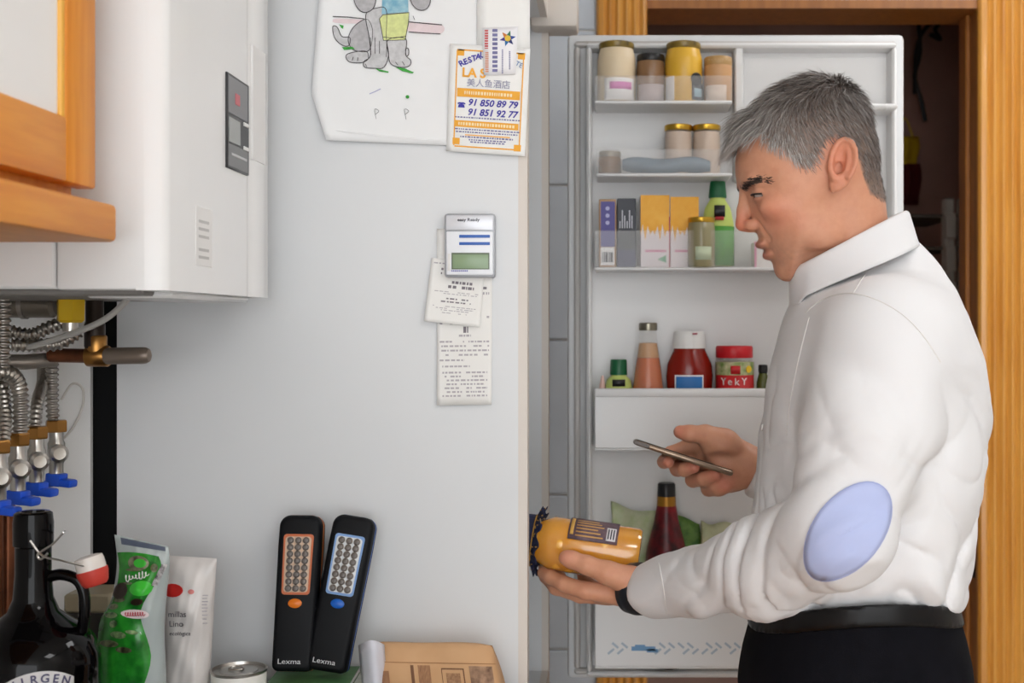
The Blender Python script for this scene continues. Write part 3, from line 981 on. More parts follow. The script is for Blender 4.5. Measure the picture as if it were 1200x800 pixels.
def receipt(name, label, corners, lift, rows, seed):
    t = thing(name, label, 'receipt', Q(sum(q[0] for q in corners) / 4, max(q[1] for q in corners), .002), 'receipts under the kitchen timer')
    curled('sheet', corners, M_REC, lift, t)
    a, b, c, d = corners
    rr = random.Random(seed)

    def RQ(u, v):
        x = (a[0] * (1 - u) + b[0] * u) * (1 - v) + (d[0] * (1 - u) + c[0] * u) * v
        y = (a[1] * (1 - u) + b[1] * u) * (1 - v) + (d[1] * (1 - u) + c[1] * u) * v
        return Q(x, y, lift(u, v) + .0006)
    for dark in (0, 1):
        m = MB()
        for (v, u0, u1, h, dk, dens) in rows:
            if dk != dark:
                continue
            u = u0
            while u < u1:
                w = rr.uniform(.02, .09)
                w = min(w, u1 - u)
                if rr.random() < dens:
                    m.add([RQ(u, v), RQ(u + w, v), RQ(u + w, v + h), RQ(u, v + h)], [(0, 1, 2, 3)])
                u += w + rr.uniform(.012, .03)
        stuff(m.build('receipt_print', M_RINK2 if dark else M_RINK, t, smooth=False))
    return t


rows = [(.5 + .012, .03, .32, .012, 0, .9), (.53, .05, .3, .012, 0, .9), (.06, .72, .97, .012, 0, .9)] + \
       [(.08 + .025 * i, .84, .96, .012, 0, .9) for i in range(8)] + [(.33, .8, .95, .014, 1, .9), (.36, .78, .95, .014, 0, .9)] + \
       [(.40, .03, .32, .012, 0, .9), (.425, .03, .40, .012, 0, .9), (.45, .03, .34, .012, 0, .9), (.475, .03, .35, .012, 0, .9), (.495, .82, .95, .012, 0, .9)] + \
       [(.535, .4, .62, .01, 0, .9), (.555, .48, .57, .035, 1, 1), (.60, .4, .62, .012, 0, .9)] + \
       [(.635, .05, .95, .010, 0, .8), (.66, .08, .95, .01, 0, .8), (.685, .08, .95, .01, 0, .8), (.71, .08, .95, .01, 0, .8), (.74, .05, .5, .01, 0, .9), (.775, .05, .6, .01, 0, .9)] + \
       [(.81 + .022 * i, .1 + .04 * (i % 3), .92 - .05 * (i % 2), .010, 0, .9) for i in range(7)]
receipt('long_receipt', 'long printed till receipt hanging lowest under the kitchen timer', [(512, 268), (577, 268), (576, 474), (512, 475)],
        lambda u, v: .0018 + .006 * max(0, v - .75) / .25 * abs(u - .3) + .002 * v, rows, 2)
rows2 = [(.06, .05, .3, .02, 0, .9), (.14, .2, .62, .035, 1, .8), (.21, .2, .62, .03, 1, .9), (.33, .42, .82, .042, 1, .95), (.40, .36, .86, .045, 1, .95), (.50, .12, .92, .012, 0, .7), (.53, .2, .9, .012, 0, .7),
         (.60, .35, .75, .022, 1, .8), (.65, .26, .8, .022, 1, .85), (.73, .12, .92, .012, 0, .8), (.76, .18, .86, .012, 0, .8), (.79, .2, .8, .012, 0, .8), (.83, .3, .75, .012, 0, .8)]
receipt('short_receipt', 'short till receipt tilted over the long one below the timer', [(506, 302), (569, 308), (562, 383), (497, 376)],
        lambda u, v: .0042 + .006 * v * v, rows2, 6)
# ---- kitchen timer
tm = thing('kitchen_timer', 'white magnetic kitchen timer with blue stripes and green display', 'timer', Q(550, 324, .012))
TY0, TY1 = DN - .018, DN - .003


def tb(nm, x0, x1, y0, y1, ya, yb, m, r=.0015):
    d = ya
    a, b = P(x0, y0, d), P(x1, y1, d)
    return MB().box(a.x, b.x, ya, yb, b.z, a.z, r, 2).build(nm, m, tm)


M_TSILV = mat('timer_silver', (214, 215, 220), .3, .2)
tb('case', 520.5, 580, 250, 325, TY0, DN, mat('timer_edge', (178, 180, 186), .35, .3), .004)
tb('faceplate', 523, 577.5, 271, 322, TY0 - .002, TY0 + .004, mat('timer_face', (236, 238, 242), .35), .0015)
tb('header', 522.5, 578, 252, 270, TY0 - .0025, TY0 + .004, M_TSILV, .0015)
tb('stripe', 538, 574, 275, 278.5, TY0 - .0028, TY0, mat('timer_blue', (52, 98, 178), .4), .0004)
tb('stripe', 538, 574, 283.5, 287, TY0 - .0028, TY0, mat('timer_blue', (52, 98, 178), .4), .0004)
tb('display_bezel', 529, 573.5, 296, 315.5, TY0 - .0026, TY0, mat('timer_bezel', (100, 112, 92), .3), .0004)
tb('display', 530.5, 572, 298, 314.5, TY0 - .003, TY0, mat('timer_lcd', (138, 160, 126), .2), .0004)
tb('side_panel', 524.5, 528, 297, 317, TY0 - .0026, TY0, M_WHITE, .0004)
text('easy Ready', .0056, P(549, 257.5, TY0 - .0028), EX, EZ, M_INK, tm, squash=1.15, bold=.02)
mm = MB()
for i in range(11):
    a = P(529 + 1.8 * i, 318, TY0 - .0023)
    mm.box(a.x, a.x + .0013, a.y - .0002, a.y, a.z, a.z + .0016)
mm.build('small_print', M_BLU, tm, smooth=False)
# ================================================================== worktop
wt = MB().box(XL + .001, -.10, YF + .3, 1.672, .862, .90, .004, 2).build('worktop', mat('granite', (96, 88, 84), .3, c2=(60, 54, 52), vscale=160))
tag(wt, 'speckled grey kitchen worktop along the left wall', 'worktop')
for i, (a, b) in enumerate(((.12, .68), (.69, 1.66))):
    bc = thing('base_cabinet', ('honey wood base cabinet with one door under the worktop', 'honey wood base cabinet between the one door unit and the fridge')[i], 'cabinet', (-.42, (a + b) / 2, 0), 'base cabinets')
    MB().box(XL + .002, -.14, a, b, .1, .862).build('body', M_WOOD, bc)
    n = 1 if i == 0 else 2
    for q in range(n):
        y0, y1 = a + (b - a) / n * q + .003, a + (b - a) / n * (q + 1) - .003
        dd = MB().box(-.14, -.12, y0, y1, .12, .855, .003, 1).build('door', M_WOOD, bc)
        MB().lathe([(.006, 0), (.006, .012), (.014, .016), (.012, .024)], 14, (-.12, y1 - .05, .76), (1, 0, 0)).build('knob', M_STEEL, dd)
    MB().box(XL + .05, -.17, a, b, .004, .1).build('plinth', mat('plinth', (120, 76, 34), .5), bc)

# ================================================================== wall cabinet
DCB = 1.20
CX = P(113, 0, DCB).x
MX = P(138, 0, DCB).x
zdb, zmt, zmb = P(0, 222, DCB).z, P(0, 240, DCB).z, P(0, 284, DCB).z
wc = thing('wall_cabinet', 'honey wood wall cabinet with white door panel beside the boiler', 'cabinet', ((XL + CX) / 2, .85, zmb))
MB().box(XL + .001, CX - .022, .45, DCB - .004, zmt, 2.2).build('carcass', M_WOOD, wc)
d0, d1 = .70, DCB
sw = .064
door_c = MB().box(CX - .012, CX - .006, d0 + sw - .004, d1 - sw + .004, zdb + .055, 2.145).build('door', mat('white_door_panel', (238, 236, 234), .35), wc)
for e_ in (d0, d1 - sw):
    MB().box(CX - .02, CX, e_, e_ + sw, zdb, 2.2, .003, 2).build('stile', M_WOOD, door_c)
MB().box(CX - .0195, CX - .0005, d0 + sw - .001, d1 - sw + .001, zdb, zdb + .058, .003, 2).build('bottom_rail', M_WOODH, door_c)
MB().box(CX - .0195, CX - .0005, d0 + sw - .001, d1 - sw + .001, 2.14, 2.2, .003, 2).build('top_rail', M_WOODH, door_c)
bd = MB().box(CX - .010, CX - .002, d1 - sw - .007, d1 - sw + .002, zdb + .055, 2.14, .003, 2)
bd.build('bead', mat('wood_bead', (236, 176, 72), .35), door_c)
MB().box(XL + .001, MX, .45, DCB, zmb, zmt, .005, 2).build('light_pelmet', M_WOODH, wc)

# ================================================================== boiler
B1, B2 = 1.26, 1.642
BX = P(195, 0, B1).x
BZ0, BZ1 = CZ + .034, 2.12
M_BOIL = mat('boiler_enamel', (234, 233, 232), 0.25)
bo = thing('boiler', 'white wall hung gas boiler with dark control panel above the pipes', 'boiler', ((XL + BX) / 2, (B1 + B2) / 2, BZ0))
SX = P(65, 0, B1).x
MB().box(XL + .001, SX - .001, B1 + .001, B2, BZ0 + .001, BZ1, .003, 1).build('rear_casing', M_BOIL, bo)
MB().box(SX + .0008, BX - .02, B1, B2, BZ0, BZ1, .003, 2).build('front_casing', M_BOIL, bo)
# gently bowed front cover (outline in plan, extruded up)
pl = [(BX - .03, B1), (BX - .006, B1 + .0015), (BX - .001, B1 + .006), (BX, B1 + .012), (BX + .001, B1 + .07), (BX + .001, 1.53), (BX, 1.543), (BX - .0015, 1.55), (BX + .003, 1.556), (BX + .003, B2 - .02), (BX - .004, B2 - .006), (BX - .02, B2)]
pl.append((BX - .03, B2))
fc = MB().prism(pl, (0, 0, BZ0 - .0004), (1, 0, 0), (0, 1, 0), (0, 0, BZ1 - BZ0 + .0005)).build('front_cover', M_BOIL, bo, smooth=R(50))
MB().box(XL + .03, BX - .03, B1 + .02, B2 - .02, BZ0 - .005, BZ0 + .002, .002, 1).build('bottom_tray', mat('tray_dark2', (120, 116, 112), .6), bo)
MB().box(BX - .10, BX - .012, B1 + .05, B2 - .05, BZ0 - .007, BZ0 + .001, .003, 1).build('drip_cover', M_BOIL, bo)
ya = -BX * F / (VX - 263)
yb = -BX * F / (VX - 288.5)
zt, zb = CZ + .2865, CZ + .178
cp = MB().box(BX - .002, BX + .0035, ya, yb, zb, zt, .001, 1).build('control_panel', mat('panel_dark', (44, 44, 46), .35), bo)


def cpb(nm, a, b, c, e, m, t=.0042):
    return MB().box(BX + .001, BX + t, ya + (yb - ya) * a, ya + (yb - ya) * b, zt + (zb - zt) * e, zt + (zb - zt) * c, .0004, 1).build(nm, m, cp)


cpb('panel_upper', .03, .9, .03, .42, mat('panel_grey', (122, 122, 124), .35))
cpb('display', .06, .56, .46, .72, mat('panel_lcd', (156, 158, 156), .2))
cpb('panel_lower', .03, .92, .74, .98, mat('panel_grey2', (112, 112, 112), .35))
cpb('indicator', .32, .52, .18, .30, mat('panel_red', (196, 96, 104), .4), .0048)
for v in (.44, .70):
    cpb('button', .72, .92, v, v + .04, M_WHITE, .0052)
cpb('panel_label', .15, .85, .83, .86, mat('panel_print', (190, 190, 190), .4), .0048)
ys = lambda px: -BX * F / (VX - px)
MB().box(BX - .002, BX + .0016, ys(228), ys(247), CZ + .062, CZ + .125, .0004, 1).build('rating_sticker', mat('sticker', (232, 230, 228), .5), bo)
stp = MB()
for q in (.070, .078, .092, .1, .108):
    stp.box(BX + .0012, BX + .0019, ys(231), ys(243), CZ + q, CZ + q + .003)
stp.build('sticker_print', mat('sticker_grey', (190, 188, 186), .6), bo, smooth=False)
MB().box(BX + .0005, BX + .0036, ys(293), ys(308), CZ + .20, CZ + .34, .0004, 1).build('side_sticker', mat('sticker', (232, 230, 228), .5), bo)

# ================================================================== pipes under the boiler
M_HOSE = mat('steel_hose', (178, 172, 164), .3, .95)
M_PIPE = mat('grey_pipe', (150, 142, 134), .35, .6)
M_CABG = mat('grey_cable', (178, 174, 168), .55)


def hose(pts, r, label, ds):
    """corrugated flexible hose: tube whose radius ripples along its length"""
    pth = catmull([P(a, b, d) for (a, b), d in zip(pts, ds)], 8)
    L = [0]
    for i in range(1, len(pth)):
        L.append(L[-1] + (pth[i] - pth[i - 1]).length)
    n = max(24, int(L[-1] / .0016))
    out, rs = [], []
    j = 0
    for i in range(n + 1):
        s = L[-1] * i / n
        while j < len(L) - 2 and L[j + 1] < s:
            j += 1
        t = (s - L[j]) / max(1e-9, L[j + 1] - L[j])
        out.append(pth[j].lerp(pth[j + 1], min(1, max(0, t))))
        rs.append(r * (1.0 + .14 * (1 if i % 4 in (0, 1) else -1)))
    return tag(MB().tube(out, rs, 10).build('flexible_hose', M_HOSE, smooth=R(80)), label, 'hose', 'corrugated hoses under the boiler')


hose([(4, 348), (4, 400), (2, 440)], .0075, 'vertical steel hose hanging beside the grey cylinder', (1.46, 1.46, 1.46))
hose([(72, 378), (56, 384), (36, 392), (12, 388)], .0075, 'steel hose sloping behind the looping grey cable', (1.58, 1.57, 1.56, 1.55))
hose([(92, 388), (70, 402), (46, 404), (14, 404)], .0075, 'steel hose sloping just over the thick grey pipe', (1.54, 1.53, 1.52, 1.51))
hose([(61, 426), (61, 460), (62, 494)], .0074, 'straight steel hose above the valve farthest along the row', (1.62, 1.62, 1.62))
hose([(50, 424), (50, 448), (44, 470), (41, 502)], .0066, 'steel hose running down to the second valve of the row', (1.66, 1.62, 1.57, 1.55))
hose([(-20, 470), (-8, 440), (12, 438), (23, 458), (24, 508)], .0085, 'arched steel hose feeding the valve with the large brass nut', (1.44, 1.45, 1.47, 1.49, 1.494))
hose([(-16, 452), (2, 452), (6, 480), (4, 520)], .0066, 'steel hose hanging inside the arched hose', (1.50, 1.50, 1.49, 1.46))
tag(MB().tube([P(-30, 424, 1.55), P(30, 424, 1.57), P(64, 421, 1.6)], .0095, 12).build('water_pipe', M_PIPE), 'thick grey water pipe running level above the hoses', 'pipe')
cyl = thing('pump_cylinder', 'dull metal pump cylinder lying under the boiler', 'pump', P(38, 372, 1.6))
MB().lathe([(.008, -.036), (.016, -.034), (.0165, -.02), (.0165, .026), (.012, .03), (.008, .03)], 20, P(38, 357, 1.6), (1, 0, 0)).build('cylinder', mat('zinc', (126, 118, 108), .35, .8), cyl)
MB().lathe([(.018, 0), (.018, .006)], 20, P(26, 357, 1.6), (1, 0, 0)).build('collar', M_PIPE, cyl)
gv = thing('gas_valve', 'yellow gas valve cap between the pump and the dark pipe', 'valve', P(83, 378, 1.5))
MB().lathe([(.013, 0), (.016, .003), (.0165, .030), (.013, .036)], 6, P(83, 378, 1.5)).build('yellow_cap', mat('gas_yellow', (206, 166, 8), .4), gv, smooth=R(20))
MB().lathe([(.009, 0), (.009, .012)], 14, P(83, 388, 1.5)).build('spindle', M_STEEL, gv)
tag(MB().lathe([(.011, 0), (.0122, .004), (.0122, .03), (.0105, .034), (.0105, .075)], 16, P(111, 409, 1.56)).build('drain_pipe', mat('dark_pipe', (52, 42, 36), .4, .5)), 'short dark vertical pipe under the boiler', 'pipe')
cpz = thing('copper_pipe', 'copper pipe with brass tee and rounded grey end before the fridge side', 'pipe', P(115, 428, 1.56))
MB().tube([P(60, 416, 1.58), P(104, 417, 1.565)], .0088, 14).build('pipe', M_COPPER, cpz)
MB().lathe([(.0115, -.014), (.013, -.012), (.013, .012), (.0115, .014)], 16, P(115, 417, 1.56), (1, 0, 0)).build('tee', M_BRASS, cpz)
MB().lathe([(.012, -.004), (.0125, .0), (.0125, .016), (.0115, .018)], 16, P(113, 410, 1.56)).build('tee_branch', M_BRASS, cpz)
MB().tube([P(126, 417, 1.555), P(166, 416.5, 1.54), P(171, 416.3, 1.54), P(175, 416.2, 1.54), P(177, 416.2, 1.54)], [.0102, .0102, .0098, .0078, .003], 16).build('pipe_end', mat('sleeved_pipe', (132, 118, 106), .4, .4), cpz)
tag(MB().tube(catmull([P(156, 338, 1.44), P(148, 352, 1.44), P(126, 372, 1.45), P(98, 386, 1.46), P(66, 397, 1.48), P(34, 407, 1.5)], 8), .0036, 8).build('power_cable', M_CABG), 'grey power cable sagging from the boiler across the hoses', 'cable')
tag(MB().tube(catmull([P(72, 468, 1.66), P(84, 450, 1.66), P(96, 454, 1.66), P(97, 474, 1.66), P(86, 500, 1.66), P(72, 516, 1.655)], 8), .0016, 6).build('thin_cable', mat('thin_cable', (208, 202, 194), .5)), 'thin white wire looping beside the row of valves', 'cable')
M_BLUEH = mat('valve_blue', (26, 82, 206), .4)
for i, (vx, yy, d) in enumerate(((66, 506, 1.62), (43, 514, 1.552), (21, 522, 1.494), (-2, 531, 1.44))):
    o = P(vx, yy, d)
    v = thing('shutoff_valve', ('shut-off valve with blue handle next to the white wire loop', 'shut-off valve with blue handle, second from the wire loop', 'shut-off valve with blue handle under the large arched hose', 'shut-off valve with blue handle at the near end of the row')[i], 'valve', o - Vector((0, 0, .075)), 'blue handled valves')
    MB().lathe([(.0125, 0), (.0135, .002), (.0135, .013), (.0125, .015)], 6, o).build('brass_nut', M_BRASS, v, smooth=R(20))
    MB().lathe([(.0085, -.052), (.0085, -.04), (.0105, -.036), (.0105, -.014), (.0085, -.01), (.0085, .002)], 16, o).build('valve_body', M_STEEL, v)
    MB().lathe([(.0095, 0), (.0115, .003), (.0115, .012), (.0075, .014), (.0075, .0135), (.004, .013)], 18, o + Vector((.003, -.006, -.026)), (.62, -.78, 0)).build('round_boss', M_STEEL, v)
    hb = o + Vector((0, 0, -.062))
    hd = MB().box(-.0105, .0105, -.009, .009, -.006, .010, .002, 2).box(-.002, .026, -.0085, .0085, -.006, .004, .003, 2)
    hd.box(-.02, -.006, -.0085, .0085, -.009, -.001, .003, 2)
    hd.xform(Matrix.Translation(hb) @ Matrix.Rotation(R(-14), 4, 'Z') @ Matrix.Rotation(R(4), 4, 'Y'))
    hd.build('blue_handle', M_BLUEH, v)
for i, (px, d, c) in enumerate(((-4, 1.5, M_COPPER), (10, 1.52, M_COPPER), (2, 1.60, M_PIPE))):
    tag(MB().tube([P(px, 585, d), P(px, 640, d), (P(px, 640, d).x, d, .90)], .0075, 12).build('riser_pipe', c), ('copper riser pipe under the nearest blue handle', 'copper riser pipe next to the bottle neck', 'grey riser pipe behind the copper risers')[i], 'pipe', 'riser pipes under the valves')

# ================================================================== things on the worktop
ZW = .90
# ---- swing-top bottle
DB = 1.39
bx = P(39, 0, DB).x
gb = thing('swing_top_bottle', 'large black swing top bottle with ear handle and white label', 'bottle', (bx, DB, ZW))
kB = DB / F
zz = lambda py: CZ - (py - VY) * kB
M_BOT = mat('dark_glass', (6, 5, 6), .05, spec=.22)
pr = [(.05, 0), (.066, .004), (.0695, .015), (.0695, zz(778) - ZW), (.068, zz(765) - ZW), (.0625, zz(750) - ZW), (.052, zz(737) - ZW), (.038, zz(726) - ZW), (.0265, zz(716) - ZW), (.0205, zz(700) - ZW), (.0185, zz(670) - ZW), (.0185, zz(640) - ZW), (.0205, zz(638) - ZW), (.0208, zz(612) - ZW), (.0195, zz(601) - ZW), (.017, zz(599) - ZW), (.012, zz(599) - ZW), (.011, zz(606) - ZW)]
MB().lathe(pr, 40, (bx, DB, ZW)).build('bottle_body', M_BOT, gb)
MB().tube(catmull([P(56, 676, DB), P(72, 673, DB), P(90, 679, DB), P(98, 694, DB), P(99, 720, DB), P(96, 740, DB)], 6), .0062, 10).build('ear_handle', M_BOT, gb)
wire = MB()
for s in (-1, 1):
    dd = DB - .0215 if s > 0 else DB + .0215
    wire.tube(catmull([P(36, 634, dd), P(50, 651, dd), P(74, 657, dd - .004 * s), P(103, 664, DB - .012 * s)], 6), .0012, 6)
    wire.tube(catmull([P(74, 624, dd), P(62, 637, dd), P(50, 645, dd), P(44, 650, dd), P(48, 655, dd), P(56, 648, dd)], 6), .0012, 6)
wire.tube([P(74, 624, DB - .0215), P(76, 622, DB), P(74, 624, DB + .0215)], .0012, 6)
wire.tube([P(36, 634, DB - .0215), P(33, 634, DB), P(36, 634, DB + .0215)], .0012, 6)
wire.tube([P(103, 664, DB - .012), P(103, 664, DB + .012)], .0013, 6)
wire.build('wire_bail', M_STEEL, gb)
ax = (P(112, 684, DB) - P(103, 652, DB)).normalized()
so = P(103, 651, DB)
MB().lathe([(.009, 0), (.0145, .0015), (.0155, .006), (.0155, .016)], 22, so, ax).build('stopper', mat('porcelain', (226, 218, 210), .25), gb)
MB().lathe([(.0165, .0155), (.0165, .020), (.014, .030), (.0115, .033), (.006, .033)], 22, so, ax).build('rubber_seal', mat('rubber_red', (196, 62, 50), .5), gb)
DL = DB - .066
zl = lambda py: CZ - (py - VY) * DL / F


def lbf(u, v):
    a = R(29 + (u - .5) * 58)
    h = zl(788 + 13 * (2 * u - 1) ** 2) if v > .5 else ZW + .03
    r_ = .0703
    return (bx + r_ * math.sin(a), DB - r_ * math.cos(a), h)


solidify(MB().grid(lbf, 18, 2).build('label', mat('bottle_label', (216, 214, 214), .6), gb), .0004, 1)
for i, ch in enumerate('VIRGEN'):
    u = .13 + .148 * i
    a = R(29 + (u - .5) * 58)
    r_ = .0712
    tl = R(-(2 * u - 1) * 24)
    ex = Vector((math.cos(a), math.sin(a), 0))
    text(ch, .0125, (bx + r_ * math.sin(a), DB - r_ * math.cos(a), zl(797 + 12 * (2 * u - 1) ** 2)), ex * math.cos(tl) + EZ * math.sin(tl), EZ * math.cos(tl) - ex * math.sin(tl), mat('label_ink', (86, 84, 112), .6), gb, bold=.02)

# ---- tin caddy behind the bottle
tc_ = thing('tea_tin', 'dark square tin with a beige lid behind the green bag', 'tin', P(108, 0, 1.6) * 1)
tc_.location = (P(110, 0, 1.6).x, 1.61, ZW)
MB().box(P(84, 0, 1.6).x, P(136, 0, 1.6).x, 1.58, 1.64, ZW, P(0, 712, 1.6).z, .003, 1).build('tin_body', mat('tin_dark', (44, 40, 36), .4), tc_)
MB().box(P(83, 0, 1.6).x, P(137, 0, 1.6).x, 1.578, 1.642, P(0, 714, 1.6).z, P(0, 692, 1.6).z, .003, 1).build('tin_lid', mat('tin_beige', (150, 138, 112), .45), tc_)


# ---- plastic bags with a filled, crumpled surface
def bag_thing(name, label, outline_l, outline_r, d, thick, m, seed, group=None):
    """bag between two pixel edge lines (lists of (px, py) top to bottom), swollen towards the camera"""
    rr = random.Random(seed)
    ph = [rr.uniform(0, 6.28) for _ in range(12)]
    Lc = catmull([(a, b, 0) for a, b in outline_l], 6)
    Rc = catmull([(a, b, 0) for a, b in outline_r], 6)

    def at(c, v):
        t = v * (len(c) - 1)
        i = min(int(t), len(c) - 2)
        return c[i].lerp(c[i + 1], t - i)

    def surf(u, v, side=-1):
        a, b = at(Lc, v), at(Rc, v)
        q = a.lerp(b, u)
        sw_ = (max(0.0, math.sin(math.pi * u)) ** .55) * (min(1, max(0, v) / .35) ** .8)
        wr = .0020 * math.sin(9 * u + 9 * v + ph[0]) * math.sin(13 * v + ph[1]) + .0014 * math.sin(25 * v - 9 * u + ph[2]) + .0006 * math.sin(31 * u + 23 * v + ph[3])
        dd = d + side * thick * sw_ + wr * (.3 + .7 * sw_)
        return P(q.x, q.y, dd)
    n1, n2 = 30, 44
    f = MB().grid(lambda u, v: surf(u, v, -1), n1, n2)
    f.grid(lambda u, v: surf(1 - u, v, 1), n1, n2)
    f.v = [(q[0], q[1], max(q[2], ZW)) for q in f.v]
    o = f.build(name, m, smooth=True)
    tag(o, label, 'bag', group)
    return o, surf


def zz4(a, b):
    return (100 + a / 4.444, 620 + b / 4.444)


M_GBAG = mat('green_bag', (48, 158, 46), .25, c2=(22, 96, 30), vscale=48, coat=.3)
gbag, gs = bag_thing('candy_bag', 'crumpled green and clear plastic bag beside the black bottle', [(134, 626), (137, 660), (131, 700), (117, 735), (110, 800), (108, 880)], [(197, 640), (199, 662), (195, 700), (193, 745), (195, 800), (195, 880)], 1.50, .028, mat('clear_bag', (196, 206, 204), .15, alpha=.75, coat=.4), 11)


def patch(o, surf, nm, u0, u1, v0, v1, m, off=.0012, shape=None):
    def fn(u, v):
        uu, vv = u0 + (u1 - u0) * u, v0 + (v1 - v0) * v
        if shape:
            uu, vv = shape(u, v)
        q = surf(uu, vv, -1)
        return (q.x, q.y - off, q.z)
    return MB().grid(fn, 16, 22).build(nm, m, o, smooth=True)


def oval(cu, cv, ru, rv):
    def fn(u, v):
        a = 2 * math.pi * u
        return cu + ru * v * math.cos(a), cv + rv * v * math.sin(a)
    return fn


def wavy(u, v):
    vv = .12 + .80 * v
    left = .02 + .04 * math.sin(9 * v)
    right = .80 - .12 * math.sin(3.0 * v) + .1 * math.sin(11 * v) - .30 * max(0, v - .72)
    return left + (right - left) * u, vv + .05 * (1 - v) * (u - .5) ** 2


patch(gbag, gs, 'green_print', 0, 1, 0, 1, M_GBAG, .0012, wavy)
patch(gbag, gs, 'dark_header', .12, .95, .015, .075, mat('bag_dark', (88, 96, 112), .3), .0014)
patch(gbag, gs, 'swirl', 0, 1, 0, 1, mat('bag_swirl', (60, 52, 40), .3, c2=(150, 150, 120), vscale=120), .002, oval(.42, .19, .2, .05))
patch(gbag, gs, 'swirl_centre', 0, 1, 0, 1, mat('bag_bright', (64, 190, 58), .3), .0028, oval(.45, .19, .12, .03))
patch(gbag, gs, 'green_sweet', 0, 1, 0, 1, mat('bag_bright', (64, 190, 58), .3), .002, oval(.52, .345, .22, .045))
patch(gbag, gs, 'dark_sweet', 0, 1, 0, 1, mat('bag_choc', (46, 34, 26), .3), .002, oval(.14, .36, .13, .05))
patch(gbag, gs, 'dark_sweet', 0, 1, 0, 1, mat('bag_choc', (46, 34, 26), .3), .002, oval(.48, .425, .11, .022))
patch(gbag, gs, 'white_oval', 0, 1, 0, 1, mat('bag_ovalwhite', (232, 216, 216), .4), .002, oval(.50, .50, .24, .028))
for (cu, cv, ru, rv) in ((.16, .41, .10, .018), (.10, .46, .08, .022), (.34, .235, .16, .010), (.72, .22, .07, .03), (.24, .315, .10, .008), (.18, .66, .14, .014), (.40, .68, .12, .012)):
    patch(gbag, gs, 'dark_print', 0, 1, 0, 1, mat('bag_choc2', (38, 34, 22), .3, c2=(120, 130, 90), vscale=150), .0019, oval(cu, cv, ru, rv))
for (cu, cv, ru, rv) in ((.12, .52, .1, .02), (.3, .62, .12, .016), (.2, .57, .06, .02), (.5, .60, .1, .01)):
    patch(gbag, gs, 'leaf_print', 0, 1, 0, 1, mat('bag_leafdark', (26, 66, 26), .3, c2=(150, 176, 120), vscale=140), .0022, oval(cu, cv, ru, rv))
patch(gbag, gs, 'checker_strip', 0, 1, 0, 1, mat('bag_check', (210, 206, 206), .3, c2=(40, 34, 34), vscale=170), .0026, lambda u, v: (.86 + .12 * u - .16 * v, .19 + .14 * v))
script = MB()
q0 = gs(.3, .285, -1)
pts = []
for i in range(46):
    t = i / 45
    q = gs(.2 + .42 * t, .288 - .03 * t, -1)
    pts.append(q + Vector((.0012 * math.cos(t * 44), -.003, .0032 * math.sin(t * 44) * (1 + .5 * math.cos(9 * t)))))
script.tube(pts, .0006, 5)
script.build('script_lettering', M_LABW, gbag)
pts = []
for i in range(40):
    t = i / 39
    q = gs(.34 + .32 * t, .505 - .012 * t, -1)
    pts.append(q + Vector((.001 * math.cos(t * 50), -.0032, .0024 * math.sin(t * 50))))
MB().tube(pts, .0006, 5).build('script_lettering', mat('bag_redink', (190, 70, 80), .5), gbag)

M_WBAG = mat('white_bag', (214, 208, 204), .3, coat=.2, var=.03, vscale=20)
wbag, ws = bag_thing('seed_bag', 'white flax seed bag with red oval mark behind the green bag', [(186, 650), (189, 690), (192, 740), (190, 800), (190, 880)], [(254, 654), (252, 690), (250, 730), (246, 800), (246, 880)], 1.56, .022, M_WBAG, 5)
patch(wbag, ws, 'red_mark', 0, 1, 0, 1, mat('bag_red', (196, 34, 30), .45), .0014, oval(.22, .258, .19, .045))
patch(wbag, ws, 'red_print', 0, 1, 0, 1, mat('bag_redpale', (214, 130, 124), .45), .0014, oval(.56, .268, .06, .018))
q = ws(.40, .26, -1)
for s_, v_, sz in (('millas', .395, .0098), ('Lino', .452, .0098), ('ecológica', .505, .0068)):
    q = ws(.12, v_, -1)
    text(s_, sz, (q.x + .003, min(q.y, ws(.4, v_, -1).y, ws(.3, v_, -1).y) - .0035, q.z), EX, EZ, M_INK, wbag, align='LEFT')
sp = MB()
for i in range(9):
    q = ws(.82, .30 + .024 * i, -1)
    sp.box(q.x - .006 + .0012 * (i % 3), q.x + .004 - .001 * (i % 2), q.y - .0022, q.y - .0016, q.z, q.z + .0011)
stuff(sp.build('small_print', M_RINK, wbag, smooth=False))

# ---- tin can
DT = 1.56
tn = thing('food_can', 'low food can with steel ring pull lid beside the work lights', 'can', (P(280, 0, DT).x, DT, ZW))
kt = DT / F
zt_ = CZ - (783 - VY) * kt
rr_ = 31.5 * kt
c_ = P(280, 0, DT).x
MB().lathe([(rr_ * .97, ZW), (rr_, ZW + .002), (rr_, zt_ - .004), (rr_ * .985, zt_ - .003)], 36, (c_, DT, 0)).build('can_body', mat('can_label', (226, 224, 216), .4), tn)
MB().lathe([(rr_ * .99, zt_ - .004), (rr_ * 1.025, zt_ - .003), (rr_ * 1.03, zt_), (rr_ * .97, zt_ + .0005), (rr_ * .94, zt_ - .003), (rr_ * .7, zt_ - .0028), (rr_ * .68, zt_ - .0018), (rr_ * .02, zt_ - .0018)], 36, (c_, DT, 0)).build('can_lid', M_STEEL, tn)
MB().tube([(c_ - .004 + .009 * math.cos(a_ / 12 * 6.283), DT + .002 + .007 * math.sin(a_ / 12 * 6.283), zt_ - .0002) for a_ in range(12)], .0011, 6, True).build('ring_pull', M_STEEL, tn)
arc_label(tn, c_, DT, rr_ * 1.006, ZW, 10, 48, .004, .036, mat('can_lime', (178, 200, 40), .5), 'label_lime')

